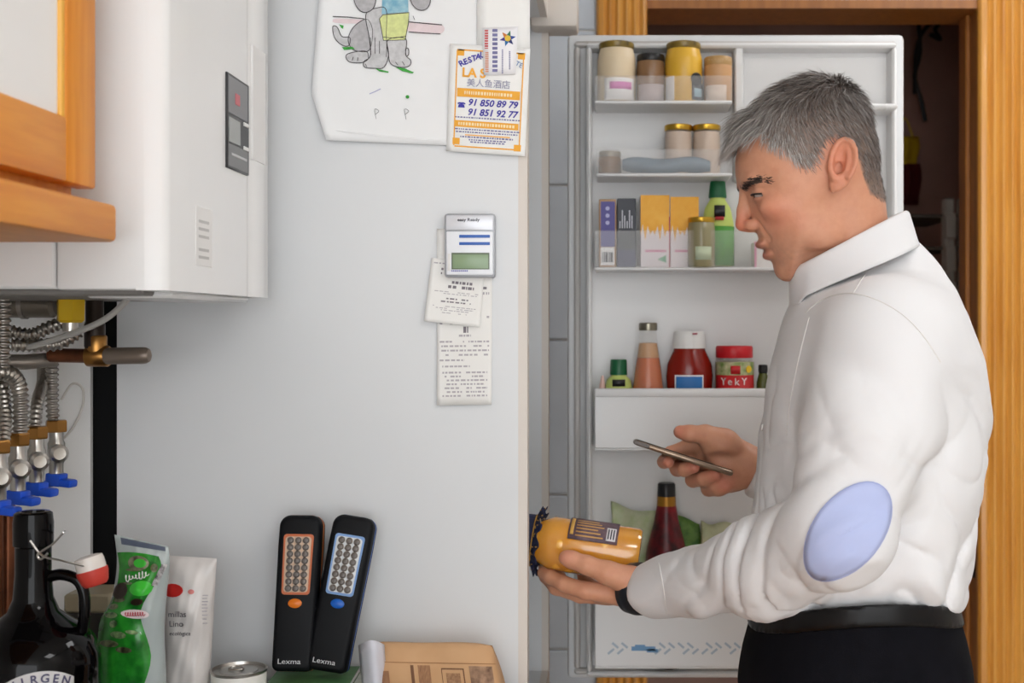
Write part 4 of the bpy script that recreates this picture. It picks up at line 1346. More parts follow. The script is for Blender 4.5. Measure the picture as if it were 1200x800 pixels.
# ---- leaflets under the work lights
DM = 1.6
zm = CZ - (786 - VY) / F * 1.63
for i, (x0, x1, h0, h1, c, rz, lab) in enumerate(((306, 432, 0, .016, (214, 196, 160), 3, 'cream coloured magazine at the bottom of the pile under the work lights'), (310, 424, .016, .030, (196, 200, 190), -4, 'grey paged booklet in the middle of the pile under the work lights'), (318, 414, .030, None, (70, 110, 64), 2, 'green covered booklet directly under the work lights'))):
    a, b = P(x0, 0, DM).x, P(x1, 0, DM).x
    z0, z1 = ZW + h0, (ZW + h1 if h1 else zm)
    t = thing('booklet', lab, 'booklet', ((a + b) / 2, DM, z0), 'booklets under the work lights')
    M_ = Matrix.Translation(((a + b) / 2, DM, 0)) @ Matrix.Rotation(R(rz), 4, 'Z')
    w = (b - a) / 2
    MB().box(-w + .001, w - .001, -.05, .05, z0 + .0008, z1 - .0008).xform(M_).build('pages', M_PAPER, t)
    MB().box(-w, w, -.052, .052, z1 - .001, z1, .0004, 1).xform(M_).build('cover', mat('booklet_%d' % i, c, .4, var=.25, vscale=50), t)
    MB().box(-w, w, -.052, .052, z0, z0 + .001, .0004, 1).xform(M_).build('back_cover', mat('booklet_%d' % i, c, .4), t)

# ---- two LED work lights leaning on the fridge side
M_WL = mat('worklight_rubber', (14, 15, 18), .5, spec=.2)
M_LED = mat('led_lens', (196, 184, 172), .15, coat=.5)
M_LEDC = mat('led_chip', (104, 96, 90), .3)


def worklight(label, top, bot, accent, refl, ring_c, w_top, w_bot, d_top, d_bot):
    """top / bot: pixel of the centre of the ends"""
    A, B = P(top[0], top[1], d_top), P(bot[0], bot[1], d_bot)
    up = (A - B)
    Lh = up.length
    up.normalize()
    rt = Vector((1, 0, 0)) - up * up.x
    rt.normalize()
    nrm = rt.cross(up)                       # towards the camera
    if nrm.y > 0:
        nrm = -nrm
    kk = 1.62 / F
    t = thing('work_light', label, 'torch', B, 'work lights on the booklets')
    hw = lambda s: (w_bot + (w_top - w_bot) * min(1, max(0, (s - .05) / .75))) / 2 * kk * (1 - .12 * max(0, (s - .85) / .15) ** 2)

    def outline(ins, ztop):
        pts = []
        rc = .010 - ins * .3
        s0, s1 = ins, Lh - ins
        N = 8
        for i in range(N + 1):
            a = R(-90 + 90 * i / N)
            pts.append((hw(0) - ins - rc * .8 + rc * .8 * math.cos(a), s0 + rc * .8 + rc * .8 * math.sin(a)))
        for s in (.2, .35, .5, .65, .8):
            pts.append((hw(s) - ins, s * Lh))
        r2 = .014 - ins * .4
        for i in range(N + 1):
            a = R(90 * i / N)
            pts.append((hw(.9) - ins - r2 + r2 * math.cos(a), s1 - r2 + r2 * math.sin(a)))
        return pts + [(-x, y) for x, y in reversed(pts)]
    def W(x, y, z):
        return B + rt * x + up * y + nrm * z
    m = MB()
    rings = [(0.0, -.012), (0.0, .008), (.001, .011), (.0035, .0135), (.006, .0142)]
    vs, fs = [], []
    n = None
    for ins, zz_ in rings:
        o_ = outline(ins, zz_)
        n = len(o_)
        vs += [W(x, y, zz_) for x, y in o_]
    for i in range(len(rings) - 1):
        for q in range(n):
            q2 = (q + 1) % n
            fs.append((i * n + q, i * n + q2, (i + 1) * n + q2, (i + 1) * n + q))
    fs.append(tuple(range(n)))
    fs.append(tuple((len(rings) - 1) * n + q for q in range(n)))
    m.add(vs, fs).build('casing', M_WL, t)
    o_ = outline(-.0006, 0)
    MB().add([W(x, y, -.004) for x, y in o_] + [W(x, y, .001) for x, y in o_], [(q, (q + 1) % n, n + (q + 1) % n, n + q) for q in range(n)]).build('side_band', mat('band_' + accent[0], accent[1], .4), t)

    def plate(nm, x0, x1, y0, y1, z, mm, taper=.93, z0=.012):
        pl_ = []
        for (cx, cy, a0) in ((x1, y1, 0), (x0, y1, 90), (x0, y0, 180), (x1, y0, 270)):
            sc_ = 1 if cy == y1 else taper
            for i in range(5):
                a = R(a0 + 22.5 * i)
                pl_.append((cx * sc_ - math.copysign(.004, cx) + .004 * math.cos(a), cy - (.004 if cy == y1 else -.004) + .004 * math.sin(a)))
        return MB().prism(pl_, W(0, 0, z0), rt, up, nrm * (z - z0)).build(nm, mm, t, smooth=False)
    y0, y1 = .485 * Lh, .875 * Lh
    plate('lamp_bezel', -.0190, .0190, y0, y1, .0150, mat('bezel_' + accent[0], ring_c, .35))
    rf = plate('reflector', -.0165, .0165, y0 + .003, y1 - .003, .0156, mat('refl_' + accent[0], refl, .2, coat=.3))
    for r_ in range(8):
        for c in range(3):
            s = 1 - .05 * (7 - r_) / 7
            o2 = W((-.0098 + .0098 * c) * s, y0 + .0078 + (y1 - y0 - .0156) * r_ / 7, .0152)
            ld = MB().lathe([(.0042, 0), (.0042, .0018), (.0032, .0034), (.001, .004)], 12, o2, nrm).build('led', M_LEDC, rf)
            ld2 = MB().lathe([(.0046, 0), (.0046, .0012), (.0040, .0012)], 12, o2, nrm, False)
            ld2.build('led_ring', M_LED, rf)
    bt = MB().lathe([(.0001, 0), (.0086, 0), (.0086, .001), (.0062, .0022), (.0001, .0026)], 24, (0, 0, 0))
    bt.v = [tuple(W(q[0], .43 * Lh + q[1] * .68, .0140 + q[2])) for q in bt.v]
    bt.build('switch_button', mat('button_' + accent[0], accent[1], .35), t)
    text('Lexma', .0088, W(-.003, .062 * Lh, .0145), rt, up, mat('lexma_white', (206, 206, 208), .5), t, squash=1.25)
    return t


worklight('black LED work light with orange button and orange rimmed lamp field', (355, 604), (344, 786), ('orange', (226, 120, 30)), (206, 176, 150), (196, 104, 62), 50, 47, 1.64, 1.60)
worklight('black LED work light with blue button and pale blue rimmed lamp field', (418, 605), (383, 786), ('blue', (26, 96, 190)), (212, 216, 218), (120, 156, 206), 50, 47, 1.64, 1.60)

# ---- brown paper bag lying on the worktop
pb = thing('paper_bag', 'brown printed paper bag lying on the worktop against the fridge', 'bag', (P(510, 0, 1.6).x, 1.59, ZW))
M_KRAFT = mat('kraft_paper', (196, 152, 108), .75, c2=(208, 166, 124), vscale=14)
fo = [(436, 752), (560, 754), (577, 756), (586, 775), (594, 800), (600, 900), (452, 900), (446, 790)]


def pbf(u, v):
    # front and top of the bag: v 0 = bottom front, 1 = top edge at the back
    xl = 448 + (436 - 448) * v
    xr = 600 + (577 - 600) * v
    y = 900 + (753 - 900) * v + 3 * u * v
    d = 1.555 + .045 * v ** 3 + .003 * math.sin(8 * u + 5 * v) * v + .012 * (abs(u - .5) * 2) ** 6
    return P(xl + (xr - xl) * u, y, d)


def pbb(u, v):
    q = pbf(1 - u, v)
    return Vector((q.x, 1.655 - (.045 * v ** 2), q.z))


bgm = MB().grid(pbf, 24, 20).grid(pbb, 24, 20)
n_ = 24
fs_ = []
for j_ in range(19):
    for (c1, c2) in ((0, 23), (23, 0)):
        a_ = j_ * n_ + c1
        b_ = (j_ + 1) * n_ + c1
        c3 = 480 + (j_ + 1) * n_ + c2
        d_ = 480 + j_ * n_ + c2
        fs_.append((a_, b_, c3, d_))
for i_ in range(23):
    fs_.append((19 * n_ + i_, 19 * n_ + i_ + 1, 480 + 19 * n_ + 22 - i_, 480 + 19 * n_ + 23 - i_))
bgm.add([], [])
bgm.f += fs_
# keep the base on the worktop
bgm.v = [(q[0], q[1], max(q[2], ZW)) for q in bgm.v]
bgm.build('bag_body', M_KRAFT, pb, smooth=True)
M_KINK = mat('kraft_ink', (120, 84, 60), .8)


def pbrect(nm, u0, u1, v0, v1, m):
    def fn(u, v):
        q = pbf(u0 + (u1 - u0) * u, v0 + (v1 - v0) * v)
        return (q.x, q.y - .0012, q.z)
    return MB().grid(fn, 6, 6).build(nm, m, pb, smooth=True)


MB().tube([pbf(u / 20, .85) - Vector((0, .0006, 0)) for u in range(21)], .0005, 5).build('crease', mat('kraft_crease', (168, 122, 84), .8), pb)
pbrect('photo_print', .78, .97, .45, .83, mat('kraft_photo', (110, 82, 64), .8, c2=(176, 140, 112), vscale=90))
pbrect('text_block', .04, .12, .5, .78, mat('kraft_text', (170, 126, 90), .8, c2=(140, 100, 72), vscale=200, stretch=(4, 1, .3)))
pbrect('text_block', .36, .46, .5, .83, mat('kraft_text', (170, 126, 90), .8))
pbrect('text_line', .30, .325, .5, .83, M_KINK)
for (a, b, c, d) in ((.55, .73, .80, .81), (.725, .735, .5, .81), (.55, .555, .5, .81)):
    pbrect('frame_line', a, b, c, d, M_KINK)
pbrect('text_block', .585, .70, .66, .77, mat('kraft_text2', (180, 138, 102), .8, c2=(136, 98, 70), vscale=240))
# clear liner sticking out of the bag's open end
ln_ = MB().grid(lambda u, v: P(420 + 8 * math.sin(2 * v) + (30 - 5 * v) * u, 756 + 150 * v - 6 * math.sin(3 * u), 1.585 - .02 * math.sin(math.pi * u)), 10, 14)
ln_.v = [(q[0], q[1], max(q[2], ZW)) for q in ln_.v]
solidify(ln_.build('inner_liner', mat('liner_plastic', (214, 214, 222), .3), pb, smooth=True), .001, 0)
# ================================================================== the person: one body surface grown from a distance field
def A(*v):
    return np.array(v, dtype=np.float64)


def surface_nets(f, lo, hi, h, B=8, slack=1.7):
    lo, hi = np.array(lo, float), np.array(hi, float)
    nb = np.ceil((hi - lo) / (h * B)).astype(int)
    gi = np.stack(np.meshgrid(*[np.arange(n) for n in nb], indexing='ij'), -1).reshape(-1, 3)
    cen = lo + (gi + .5) * h * B
    fv = f(cen)
    gi = gi[np.abs(fv) < h * B * .87 * slack]
    loc = np.stack(np.meshgrid(*[np.arange(B + 1)] * 3, indexing='ij'), -1).reshape(-1, 3)
    allc, allv = [], []
    corner = np.array([[a, b, c] for a in (0, 1) for b in (0, 1) for c in (0, 1)])
    cell = np.stack(np.meshgrid(*[np.arange(B)] * 3, indexing='ij'), -1).reshape(-1, 3)
    for s in range(0, len(gi), 400):
        g = gi[s:s + 400]
        pts = lo + (g[:, None, :] * B + loc[None]) * h
        v = f(pts.reshape(-1, 3)).reshape(len(g), B + 1, B + 1, B + 1)
        vals = np.stack([v[:, c[0]:B + c[0], c[1]:B + c[1], c[2]:B + c[2]] for c in corner], -1).reshape(len(g), -1, 8)
        neg = vals < 0
        act = neg.any(-1) & ~neg.all(-1)
        bi, ci = np.nonzero(act)
        allc.append(g[bi] * B + cell[ci])
        allv.append(vals[bi, ci])
    C = np.concatenate(allc)
    V = np.concatenate(allv)
    acc = np.zeros((len(C), 3))
    cnt = np.zeros(len(C))
    for a in range(8):
        for b in range(a + 1, 8):
            if np.abs(corner[a] - corner[b]).sum() != 1:
                continue
            x = (V[:, a] < 0) != (V[:, b] < 0)
            t = V[:, a] / np.where(x, V[:, a] - V[:, b], 1)
            p = corner[a] + (corner[b] - corner[a]) * t[:, None]
            acc += np.where(x[:, None], p, 0)
            cnt += x
    verts = lo + (C + acc / cnt[:, None]) * h
    nn = nb * B + 4
    key = lambda c: (c[:, 0] * nn[1] + c[:, 1]) * nn[2] + c[:, 2]
    kk = key(C)
    order = np.argsort(kk)
    ks = kk[order]

    def find(c):
        q = key(c)
        i = np.clip(np.searchsorted(ks, q), 0, len(ks) - 1)
        ok = ks[i] == q
        return np.where(ok, order[i], -1)
    faces = []
    ids = {tuple(c): i for i, c in enumerate(corner)}
    for ax in range(3):
        e = [0, 0, 0]
        e[ax] = 1
        b, c = (ax + 1) % 3, (ax + 2) % 3
        x0, x1 = V[:, 0], V[:, ids[tuple(e)]]
        m = (x0 < 0) != (x1 < 0)
        cc = C[m]
        eb, ec = np.zeros(3, int), np.zeros(3, int)
        eb[b] = 1
        ec[c] = 1
        i0, i1, i2, i3 = np.nonzero(m)[0], find(cc - eb), find(cc - eb - ec), find(cc - ec)
        q = np.stack([i0, i1, i2, i3], 1)
        flip = (x0[m] < 0)
        q[flip] = q[flip][:, ::-1]
        q = q[(q >= 0).all(1)]
        faces.append(q)
    Fq = np.concatenate(faces)[:, ::-1]
    return verts, Fq


def relax(v, fq, n=1, lam=.5):
    for _ in range(n):
        acc = np.zeros_like(v)
        cnt = np.zeros(len(v))
        for i in range(4):
            for j in (1, 3):
                np.add.at(acc, fq[:, i], v[fq[:, (i + j) % 4]])
                np.add.at(cnt, fq[:, i], 1)
        v = v + lam * (acc / np.maximum(cnt, 1)[:, None] - v)
    return v


def rcone(p, a, b, ra, rb):
    a, b = np.array(a, float), np.array(b, float)
    ab = b - a
    t = np.clip((p - a) @ ab / (ab @ ab), 0, 1)
    return np.linalg.norm(p - (a + t[:, None] * ab), axis=1) - (ra + (rb - ra) * t)


def ell(p, c, r, rot=None):
    q = p - np.array(c, float)
    if rot is not None:
        q = q @ rot
    r = np.array(r, float)
    k0 = np.linalg.norm(q / r, axis=1)
    k1 = np.linalg.norm(q / (r * r), axis=1)
    return k0 * (k0 - 1) / np.maximum(k1, 1e-9)


def smin(a, b, k):
    h = np.clip(.5 + .5 * (b - a) / k, 0, 1)
    return b + (a - b) * h - k * h * (1 - h)


def smax(a, b, k):
    return -smin(-a, -b, k)


def chain(p, pts, rs, k=.004):
    f = None
    for i in range(len(pts) - 1):
        g = rcone(p, pts[i], pts[i + 1], rs[i], rs[i + 1])
        f = g if f is None else smin(f, g, k)
    return f


def poly2(p, poly):
    """signed distance to a closed 2D outline"""
    poly = np.array(poly, float)
    n = len(poly)
    d = np.full(len(p), 1e18)
    s = np.ones(len(p))
    for i in range(n):
        a, b = poly[i], poly[i - 1]
        e = b - a
        w = p - a
        t = np.clip((w @ e) / (e @ e), 0, 1)
        q = w - t[:, None] * e
        d = np.minimum(d, (q * q).sum(1))
        c1, c2, c3 = p[:, 1] >= a[1], p[:, 1] < b[1], e[0] * w[:, 1] > e[1] * w[:, 0]
        al = (c1 & c2 & c3) | (~c1 & ~c2 & ~c3)
        s = np.where(al, -s, s)
    return s * np.sqrt(d)


def outline_field(poly, x0, x1, y0, y1, st):
    """signed distance to an outline, tabulated once on a grid and read back bilinearly"""
    gx, gy = np.arange(x0, x1 + st, st), np.arange(y0, y1 + st, st)
    T = poly2(np.stack(np.meshgrid(gx, gy, indexing='ij'), -1).reshape(-1, 2), poly).reshape(len(gx), len(gy))

    def f(p):
        a = np.clip(p[:, 0], x0, x1 - .001)
        b = np.clip(p[:, 1], y0, y1 - .001)
        out = np.hypot(p[:, 0] - a, p[:, 1] - b)
        fa, fb = (a - x0) / st, (b - y0) / st
        i, j = fa.astype(int), fb.astype(int)
        fa, fb = fa - i, fb - j
        return (T[i, j] * (1 - fa) + T[i + 1, j] * fa) * (1 - fb) + (T[i, j + 1] * (1 - fa) + T[i + 1, j + 1] * fa) * fb + out
    return f


def cpoly(pts, k=2):
    return [(q.x, q.y) for q in catmull([(a, b, 0) for a, b in pts], k, True)]


def vnoise(p):
    """smooth value noise in [-1, 1]"""
    i = np.floor(p).astype(np.int64)
    f_ = p - i
    u = f_ * f_ * (3 - 2 * f_)

    def hsh(a, b, c):
        n = (a * 374761393 + b * 668265263 + c * 2147483647) & 0x7fffffff
        n = ((n ^ (n >> 13)) * 1274126177) & 0x7fffffff
        return ((n ^ (n >> 16)) & 0xffff) / 32767.5 - 1
    r = 0
    for a in (0, 1):
        for b in (0, 1):
            for c in (0, 1):
                w = (u[:, 0] if a else 1 - u[:, 0]) * (u[:, 1] if b else 1 - u[:, 1]) * (u[:, 2] if c else 1 - u[:, 2])
                r = r + w * hsh(i[:, 0] + a, i[:, 1] + b, i[:, 2] + c)
    return r


def PP(px, py, d):
    return np.array(P(px, py, d))


# ---- head, in photo pixels of its middle plane (1 px = SH metres); w < 0 is the camera's side
DH = 1.62
SH = DH / F


def to_head(p):
    return np.stack([VX + p[:, 0] / SH, VY - (p[:, 2] - CZ) / SH, (p[:, 1] - DH) / SH], 1)


def from_head(u, v, w):
    return np.array([(u - VX) * SH, DH + w * SH, CZ - (v - VY) * SH])


SKULL = cpoly([(864, 176), (872, 152), (887, 130), (908, 112), (935, 98), (960, 93), (984, 99), (1003, 115), (1017, 139), (1026, 167), (1029, 198), (1025, 224), (1012, 246),
               (990, 258), (974, 268), (962, 288), (946, 310), (930, 326), (921, 327), (913, 320), (907, 311), (902, 301), (896, 290), (890, 280), (886, 270), (881, 256), (877, 243), (874, 231), (868, 221), (863, 210), (861.5, 193)])

SKULL_F = outline_field(SKULL, 800, 1110, 50, 400, 1.5)


def f_head(pw):
    p = to_head(pw)
    u, v, w = p[:, 0], p[:, 1], np.abs(p[:, 2])
    pa = np.stack([u, v, w], 1)
    d = -SKULL_F(p[:, :2])
    # half width along the face axis (0 at the brow, 1 at the chin), broad above, narrow at the chin
    t = ((u - 868) * .37 + (v - 195) * .93) / 140
    W = np.interp(t, [-.8, -.35, 0, .35, .6, .8, 1.0], [66, 71, 70, 66, 60, 53, 40])
    W = W - 6 * np.clip((905 - u) / 40, 0, 1) * np.clip(t * 3, 0, 1)
    RR = np.interp(t, [-.6, 0, .3, .7, 1.0], [66, 62, 56, 50, 42])
    m = np.maximum(RR - d, 0)
    f = (np.sqrt((m / RR) ** 2 + (w / W) ** 2) - 1) * np.minimum(RR, W) * .9
    # cheekbone, jaw
    f = smin(f, ell(pa, (905, 247, 45), (20, 12, 14)), 12)
    f = smin(f, ell(pa, (955, 272, 44), (24, 22, 13)), 16)
    # brow ridge, eye socket
    f = smin(f, ell(pa, (879, 217, 26), (12, 6, 20)), 9)
    f = smax(f, -ell(pa, (868, 231, 32), (17, 8.5, 14)), 7)
    f = smin(f, ell(pa, (889.5, 230.5, 31), (12.2, 10.6, 14)), 3)         # lids over the eyeball
    f = smax(f, -ell(pa, (880, 233, 38), (11, 1.25, 13)), .8)            # slit under the lowered upper lid
    # nose
    f = smin(f, rcone(pa, (872, 226, 0), (870.5, 247, 0), 5.5, 6.6), 6)
    f = smin(f, rcone(pa, (870.5, 247, 0), (870, 262.5, 0), 6.6, 8.6), 5)
    f = smin(f, ell(pa, (879, 264.5, 10.5), (8.2, 7, 6)), 4)
    f = smin(f, ell(pa, (880, 268, 0), (9, 4.5, 6)), 4)
    f = smax(f, -ell(pa, (876, 271.5, 6.5), (5, 3.2, 3)), 1.5)
    f = smax(f, -rcone(pa, (888, 262, 19), (899, 280, 27), 1.0, 1.0), 6)   # fold beside the nose
    # lips
    f = smin(f, ell(pa, (892, 286.5, 0), (7.0, 5.0, 20)), 5)
    f = smin(f, ell(pa, (900.5, 299, 0), (7.0, 6.0, 18)), 5)
    f = smax(f, -ell(pa, (887, 293.2, 0), (8.5, 1.2, 22)), 1.5)
    f = smax(f, -ell(pa, (899, 310, 0), (6, 3.5, 16)), 4)
    f = smin(f, ell(pa, (921, 316, 0), (12.5, 12, 18)), 8)
    # ear
    ca, sa = math.cos(R(-8)), math.sin(R(-8))
    q = pa - A(973, 203, 70)
    e = np.stack([q[:, 0] * ca - q[:, 1] * sa, q[:, 0] * sa + q[:, 1] * ca, q[:, 2] - .28 * q[:, 0]], 1)
    E = lambda c, r: ell(e, c, r)
    ear = ell(e, (0, -1, 4), (14.5, 29, 4.6))
    ear = smax(ear, -ell(e, (-1, -3, 10), (10, 20, 7.5)), 1.5)
    th = np.linspace(math.pi * .62, math.pi * 2.28, 15)
    hel = [(13.2 * math.cos(a), -5 + 24 * math.sin(a), 7.5) for a in th]
    for i in range(len(hel) - 1):
        ear = smin(ear, rcone(e, hel[i], hel[i + 1], 3.1, 3.1), 1.4)
    anti = [(4, -16, 5), (6, -5, 6), (4.5, 6, 6.5), (0, 13, 6.5), (-6, 11, 6)]
    for i in range(4):
        ear = smin(ear, rcone(e, anti[i], anti[i + 1], 2.2, 2.2), 2)
    ear = smin(ear, ell(e, (-4, 23, 3), (6.5, 8.5, 3.6)), 3)
    ear = smin(ear, rcone(e, (-11, 2, 2), (-10, 8, 3), 3.6, 3.2), 3)
    ear = smax(ear, -ell(e, (-3, 3, 6), (5.5, 7.5, 9)), 2)
    f = smin(f, ear, 2.2)
    # neck
    nk = rcone(p, (986, 240, 0), (1006, 345, 0), 51, 43)
    nk = smin(nk, rcone(p, (960, 280, 0), (988, 345, 0), 36, 34), 14)
    f = smin(f, nk, 12)
    return f * SH


# ---- left hand round the jar (joints from photo pixels and distances)
JA, JB = P(619, 632, 1.775), P(751, 651, 1.765)      # axis of the held jar, lid end to base end
LW = PP(757, 689, 1.715)


def f_handl(p):
    f = rcone(p, LW, PP(820, 680, 1.64), .027, .032)
    f = smin(f, ell(p, PP(740, 688, 1.722), (.026, .026, .019)), .02)
    f = smin(f, rcone(p, PP(738, 689, 1.728), PP(705, 694, 1.735), .0225, .015), .018)
    f = smin(f, rcone(p, PP(738, 690, 1.742), PP(705, 694, 1.765), .0205, .014), .016)
    # thumb
    f = smin(f, chain(p, [PP(742, 680, 1.705), PP(712, 671, 1.700), PP(688, 662, 1.706), PP(671, 656, 1.712), PP(663, 653, 1.716)], [.0185, .0152, .0122, .0112, .0095], .006), .012)
    f = smin(f, ell(p, PP(667, 654, 1.711), (.0115, .010, .0095)), .005)
    # fingers under the jar
    idx = chain(p, [PP(716, 695, 1.722), PP(686, 692, 1.722), PP(661, 684, 1.736), PP(645, 676, 1.752), PP(636, 671, 1.765)], [.0135, .0118, .0105, .0095, .0082], .004)
    mid = chain(p, [PP(712, 697, 1.745), PP(680, 696, 1.752), PP(652, 688, 1.772), PP(640, 675, 1.795), PP(637, 662, 1.808)], [.0135, .0118, .0105, .0095, .0082], .004)
    rng = chain(p, [PP(714, 696, 1.768), PP(685, 694, 1.780), PP(662, 686, 1.800), PP(652, 670, 1.818), PP(650, 655, 1.824)], [.013, .011, .010, .009, .008], .004)
    pky = chain(p, [PP(722, 694, 1.788), PP(700, 691, 1.802), PP(685, 680, 1.818), PP(680, 666, 1.824)], [.0115, .0098, .0088, .0075], .004)
    for g in (idx, mid, rng, pky):
        f = smin(f, g, .005)
    # crease between thumb and palm
    return f


# ---- right hand round the phone
PA, PB = P(743, 517, 1.86), P(856, 554, 1.86)        # long axis of the phone


def f_handr(p):
    f = rcone(p, PP(878, 546, 1.865), PP(930, 560, 1.865), .029, .031)
    f = smin(f, ell(p, PP(855, 541, 1.868), (.036, .021, .036)), .018)
    f = smin(f, ell(p, PP(838, 545, 1.885), (.030, .016, .033)), .016)
    # thenar and thumb lying above the phone
    f = smin(f, ell(p, PP(845, 522, 1.852), (.030, .019, .021)), .016)
    f = smin(f, chain(p, [PP(848, 517, 1.848), PP(827, 509, 1.842), PP(808, 508, 1.846), PP(797, 506, 1.850)], [.0185, .0135, .0118, .0098], .006), .012)
    # fingers come from behind and curl under the phone
    idx = chain(p, [PP(832, 525, 1.895), PP(808, 522, 1.905), PP(786, 531, 1.905), PP(778, 541, 1.885), PP(783, 541, 1.866)], [.0125, .011, .0105, .0095, .0088], .004)
    mid = chain(p, [PP(833, 536, 1.900), PP(806, 541, 1.912), PP(794, 549, 1.890), PP(802, 550, 1.858), PP(813, 547, 1.848)], [.0135, .012, .0112, .0102, .0092], .004)
    rng = chain(p, [PP(838, 550, 1.900), PP(818, 557, 1.908), PP(812, 562, 1.886), PP(824, 561, 1.856), PP(838, 556, 1.846)], [.0135, .0118, .011, .0102, .0092], .004)
    pky = chain(p, [PP(848, 560, 1.897), PP(834, 569, 1.898), PP(830, 573, 1.880), PP(842, 573, 1.856), PP(851, 569, 1.850)], [.0125, .0108, .0102, .0095, .0085], .004)
    for g in (idx, mid, rng, pky):
        f = smin(f, g, .005)
    f = smin(f, ell(p, PP(850, 563, 1.872), (.030, .022, .017)), .014)
    f = smax(f, -ell(p, PP(846, 538, 1.838), (.018, .010, .008)), .012)
    return f


# ---- trunk outline at the middle plane (photo pixels)
TORSO = cpoly([(1058, 276), (1088, 296), (1116, 340), (1138, 392), (1150, 440), (1153, 485), (1149, 545), (1140, 615), (1130, 670), (1120, 712), (1090, 728), (1000, 736), (915, 734), (884, 722),
               (876, 690), (876, 640), (882, 585), (889, 530), (896, 475), (906, 420), (920, 372), (934, 345), (952, 326), (1000, 300)])

TORSO_F = outline_field(TORSO, 780, 1260, 200, 820, 3)


def trunk(p, grow=0.0):
    q = to_head(p)
    d = -TORSO_F(q[:, :2]) * SH + grow
    v = q[:, 1]
    W = np.interp(v, [280, 300, 320, 340, 365, 420, 520, 620, 720], [.045, .06, .08, .115, .15, .178, .172, .158, .152]) + grow
    RR = np.interp(v, [270, 330, 450, 720], [.055, .085, .118, .118])
    m = np.maximum(RR - d, 0)
    w = np.abs(p[:, 1] - DH)
    return (np.sqrt((m / RR) ** 2 + (w / W) ** 2) - 1) * np.minimum(RR, W) * .85


SHL, ELL_, CFL = PP(1040, 398, 1.49), PP(984, 620, 1.425), PP(770, 690, 1.695)
SHR, ELR, CFR = PP(1010, 400, 1.77), PP(1010, 600, 1.86), PP(884, 549, 1.865)


def f_body(p):
    out = np.full(len(p), 1.0)
    groups = [(f_head, from_head(835, 352, -100), from_head(1060, 80, 100)),
              (f_handl, PP(600, 760, 1.60), PP(860, 600, 1.90)),
              (f_handr, PP(740, 620, 1.75), PP(960, 470, 1.98))]
    t = trunk(p, -.024)
    t = smin(t, rcone(p, SHL, ELL_, .046, .034), .03)
    t = np.minimum(t, rcone(p, ELL_, PP(815, 681, 1.65), .034, .030))
    t = smin(t, rcone(p, SHR, ELR, .046, .036), .03)
    t = np.minimum(t, rcone(p, ELR, PP(925, 559, 1.865), .036, .030))
    out = t
    for g, a, b in groups:
        lo_, hi_ = np.minimum(a, b) - .03, np.maximum(a, b) + .03
        m = ((p > lo_) & (p < hi_)).all(1)
        if m.any():
            out[m] = smin(out[m], g(p[m]), .008)
    return out


HB = .0021
bv, bf = surface_nets(f_body, (-.16, 1.38, .98), (.50, 2.0, 1.74), HB)
bv = relax(bv, bf, 2, .45)
person = thing('person', 'man in a white shirt and black trousers holding a jar and a phone', 'person', (.31, DH, 0))
body_o = link_mesh('body', bv, bf.tolist(), None, person, smooth=True)
me = body_o.data
# skin colours per vertex
hv = to_head(bv)
uu, vv, ww = hv[:, 0], hv[:, 1], np.abs(hv[:, 2])


def pix(c):
    return np.array(rgb(c)[:3])


col = np.tile(pix((205, 148, 118)), (len(bv), 1))


def paint(mask, c):
    global col
    mask = np.clip(mask, 0, 1)[:, None]
    col = col * (1 - mask) + pix(c) * mask


def gauss(c, r):
    return np.exp(-(((uu - c[0]) / r[0]) ** 2 + ((vv - c[1]) / r[1]) ** 2 + ((ww - c[2]) / r[2]) ** 2))


ishead = (vv < 352) & (uu > 835) & (uu < 1075) & (ww < 100)
n3 = vnoise(bv * 90)
n4 = vnoise(bv * 260 + 7)
paint(.25 * (n3 > 0) * np.abs(n3), (190, 122, 96))
H_ = ishead.astype(float)
paint(H_ * .75 * gauss((866, 264, 0), (13, 13, 16)), (206, 112, 88))          # nose
paint(H_ * .55 * gauss((903, 254, 46), (24, 20, 30)), (212, 126, 100))        # cheek
paint(H_ * .6 * gauss((972, 200, 76), (20, 34, 16)), (214, 128, 102))         # ear
paint(H_ * .85 * gauss((886, 287, 0), (9, 4.5, 24)), (172, 92, 80))           # upper lip
paint(H_ * .85 * gauss((894, 299, 0), (9, 5.5, 22)), (178, 96, 84))           # lower lip
paint(H_ * .9 * gauss((888, 293.2, 6), (10, 1.6, 22)), (110, 50, 44))         # mouth line
paint(H_ * .28 * np.clip(gauss((925, 300, 20), (40, 26, 50)) * 1.3 - .1, 0, 1) * (.7 + .4 * n4), (128, 104, 92))   # shaved beard
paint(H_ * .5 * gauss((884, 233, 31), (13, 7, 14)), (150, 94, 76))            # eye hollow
# hair line in the side view
HAIR = [(852, 182), (862, 176), (880, 161), (890, 167), (911, 188), (930, 206), (940, 206), (947, 199), (952, 184), (958, 175), (968, 171), (984, 176), (992, 190), (1000, 212), (1010, 232), (1024, 238), (1046, 240), (1070, 150), (1000, 50), (900, 60), (838, 130)]
hd_ = -poly2(hv[:, :2], HAIR)
front_ok = (hd_ > 0) & ~((uu < 900) & (vv > 172) & (ww < 60))
earm = gauss((973, 203, 80), (18, 34, 14)) > .45
hmask = np.clip(hd_ / 6 + .3, 0, 1) * H_ * (~earm) * front_ok
paint(hmask * .9, (112, 100, 92))
hands = (~ishead)
hl = np.exp(-np.linalg.norm(bv - PP(663, 652, 1.708), axis=1) ** 2 / .012 ** 2)
paint(.5 * hl, (214, 140, 122))
for q in ((783, 541, 1.862), (813, 547, 1.842), (838, 556, 1.842), (851, 569, 1.846), (797, 506, 1.845)):
    paint(.6 * np.exp(-np.linalg.norm(bv - PP(*q), axis=1) ** 2 / .013 ** 2), (212, 122, 104))
ca_ = me.color_attributes.new('col', 'FLOAT_COLOR', 'POINT')
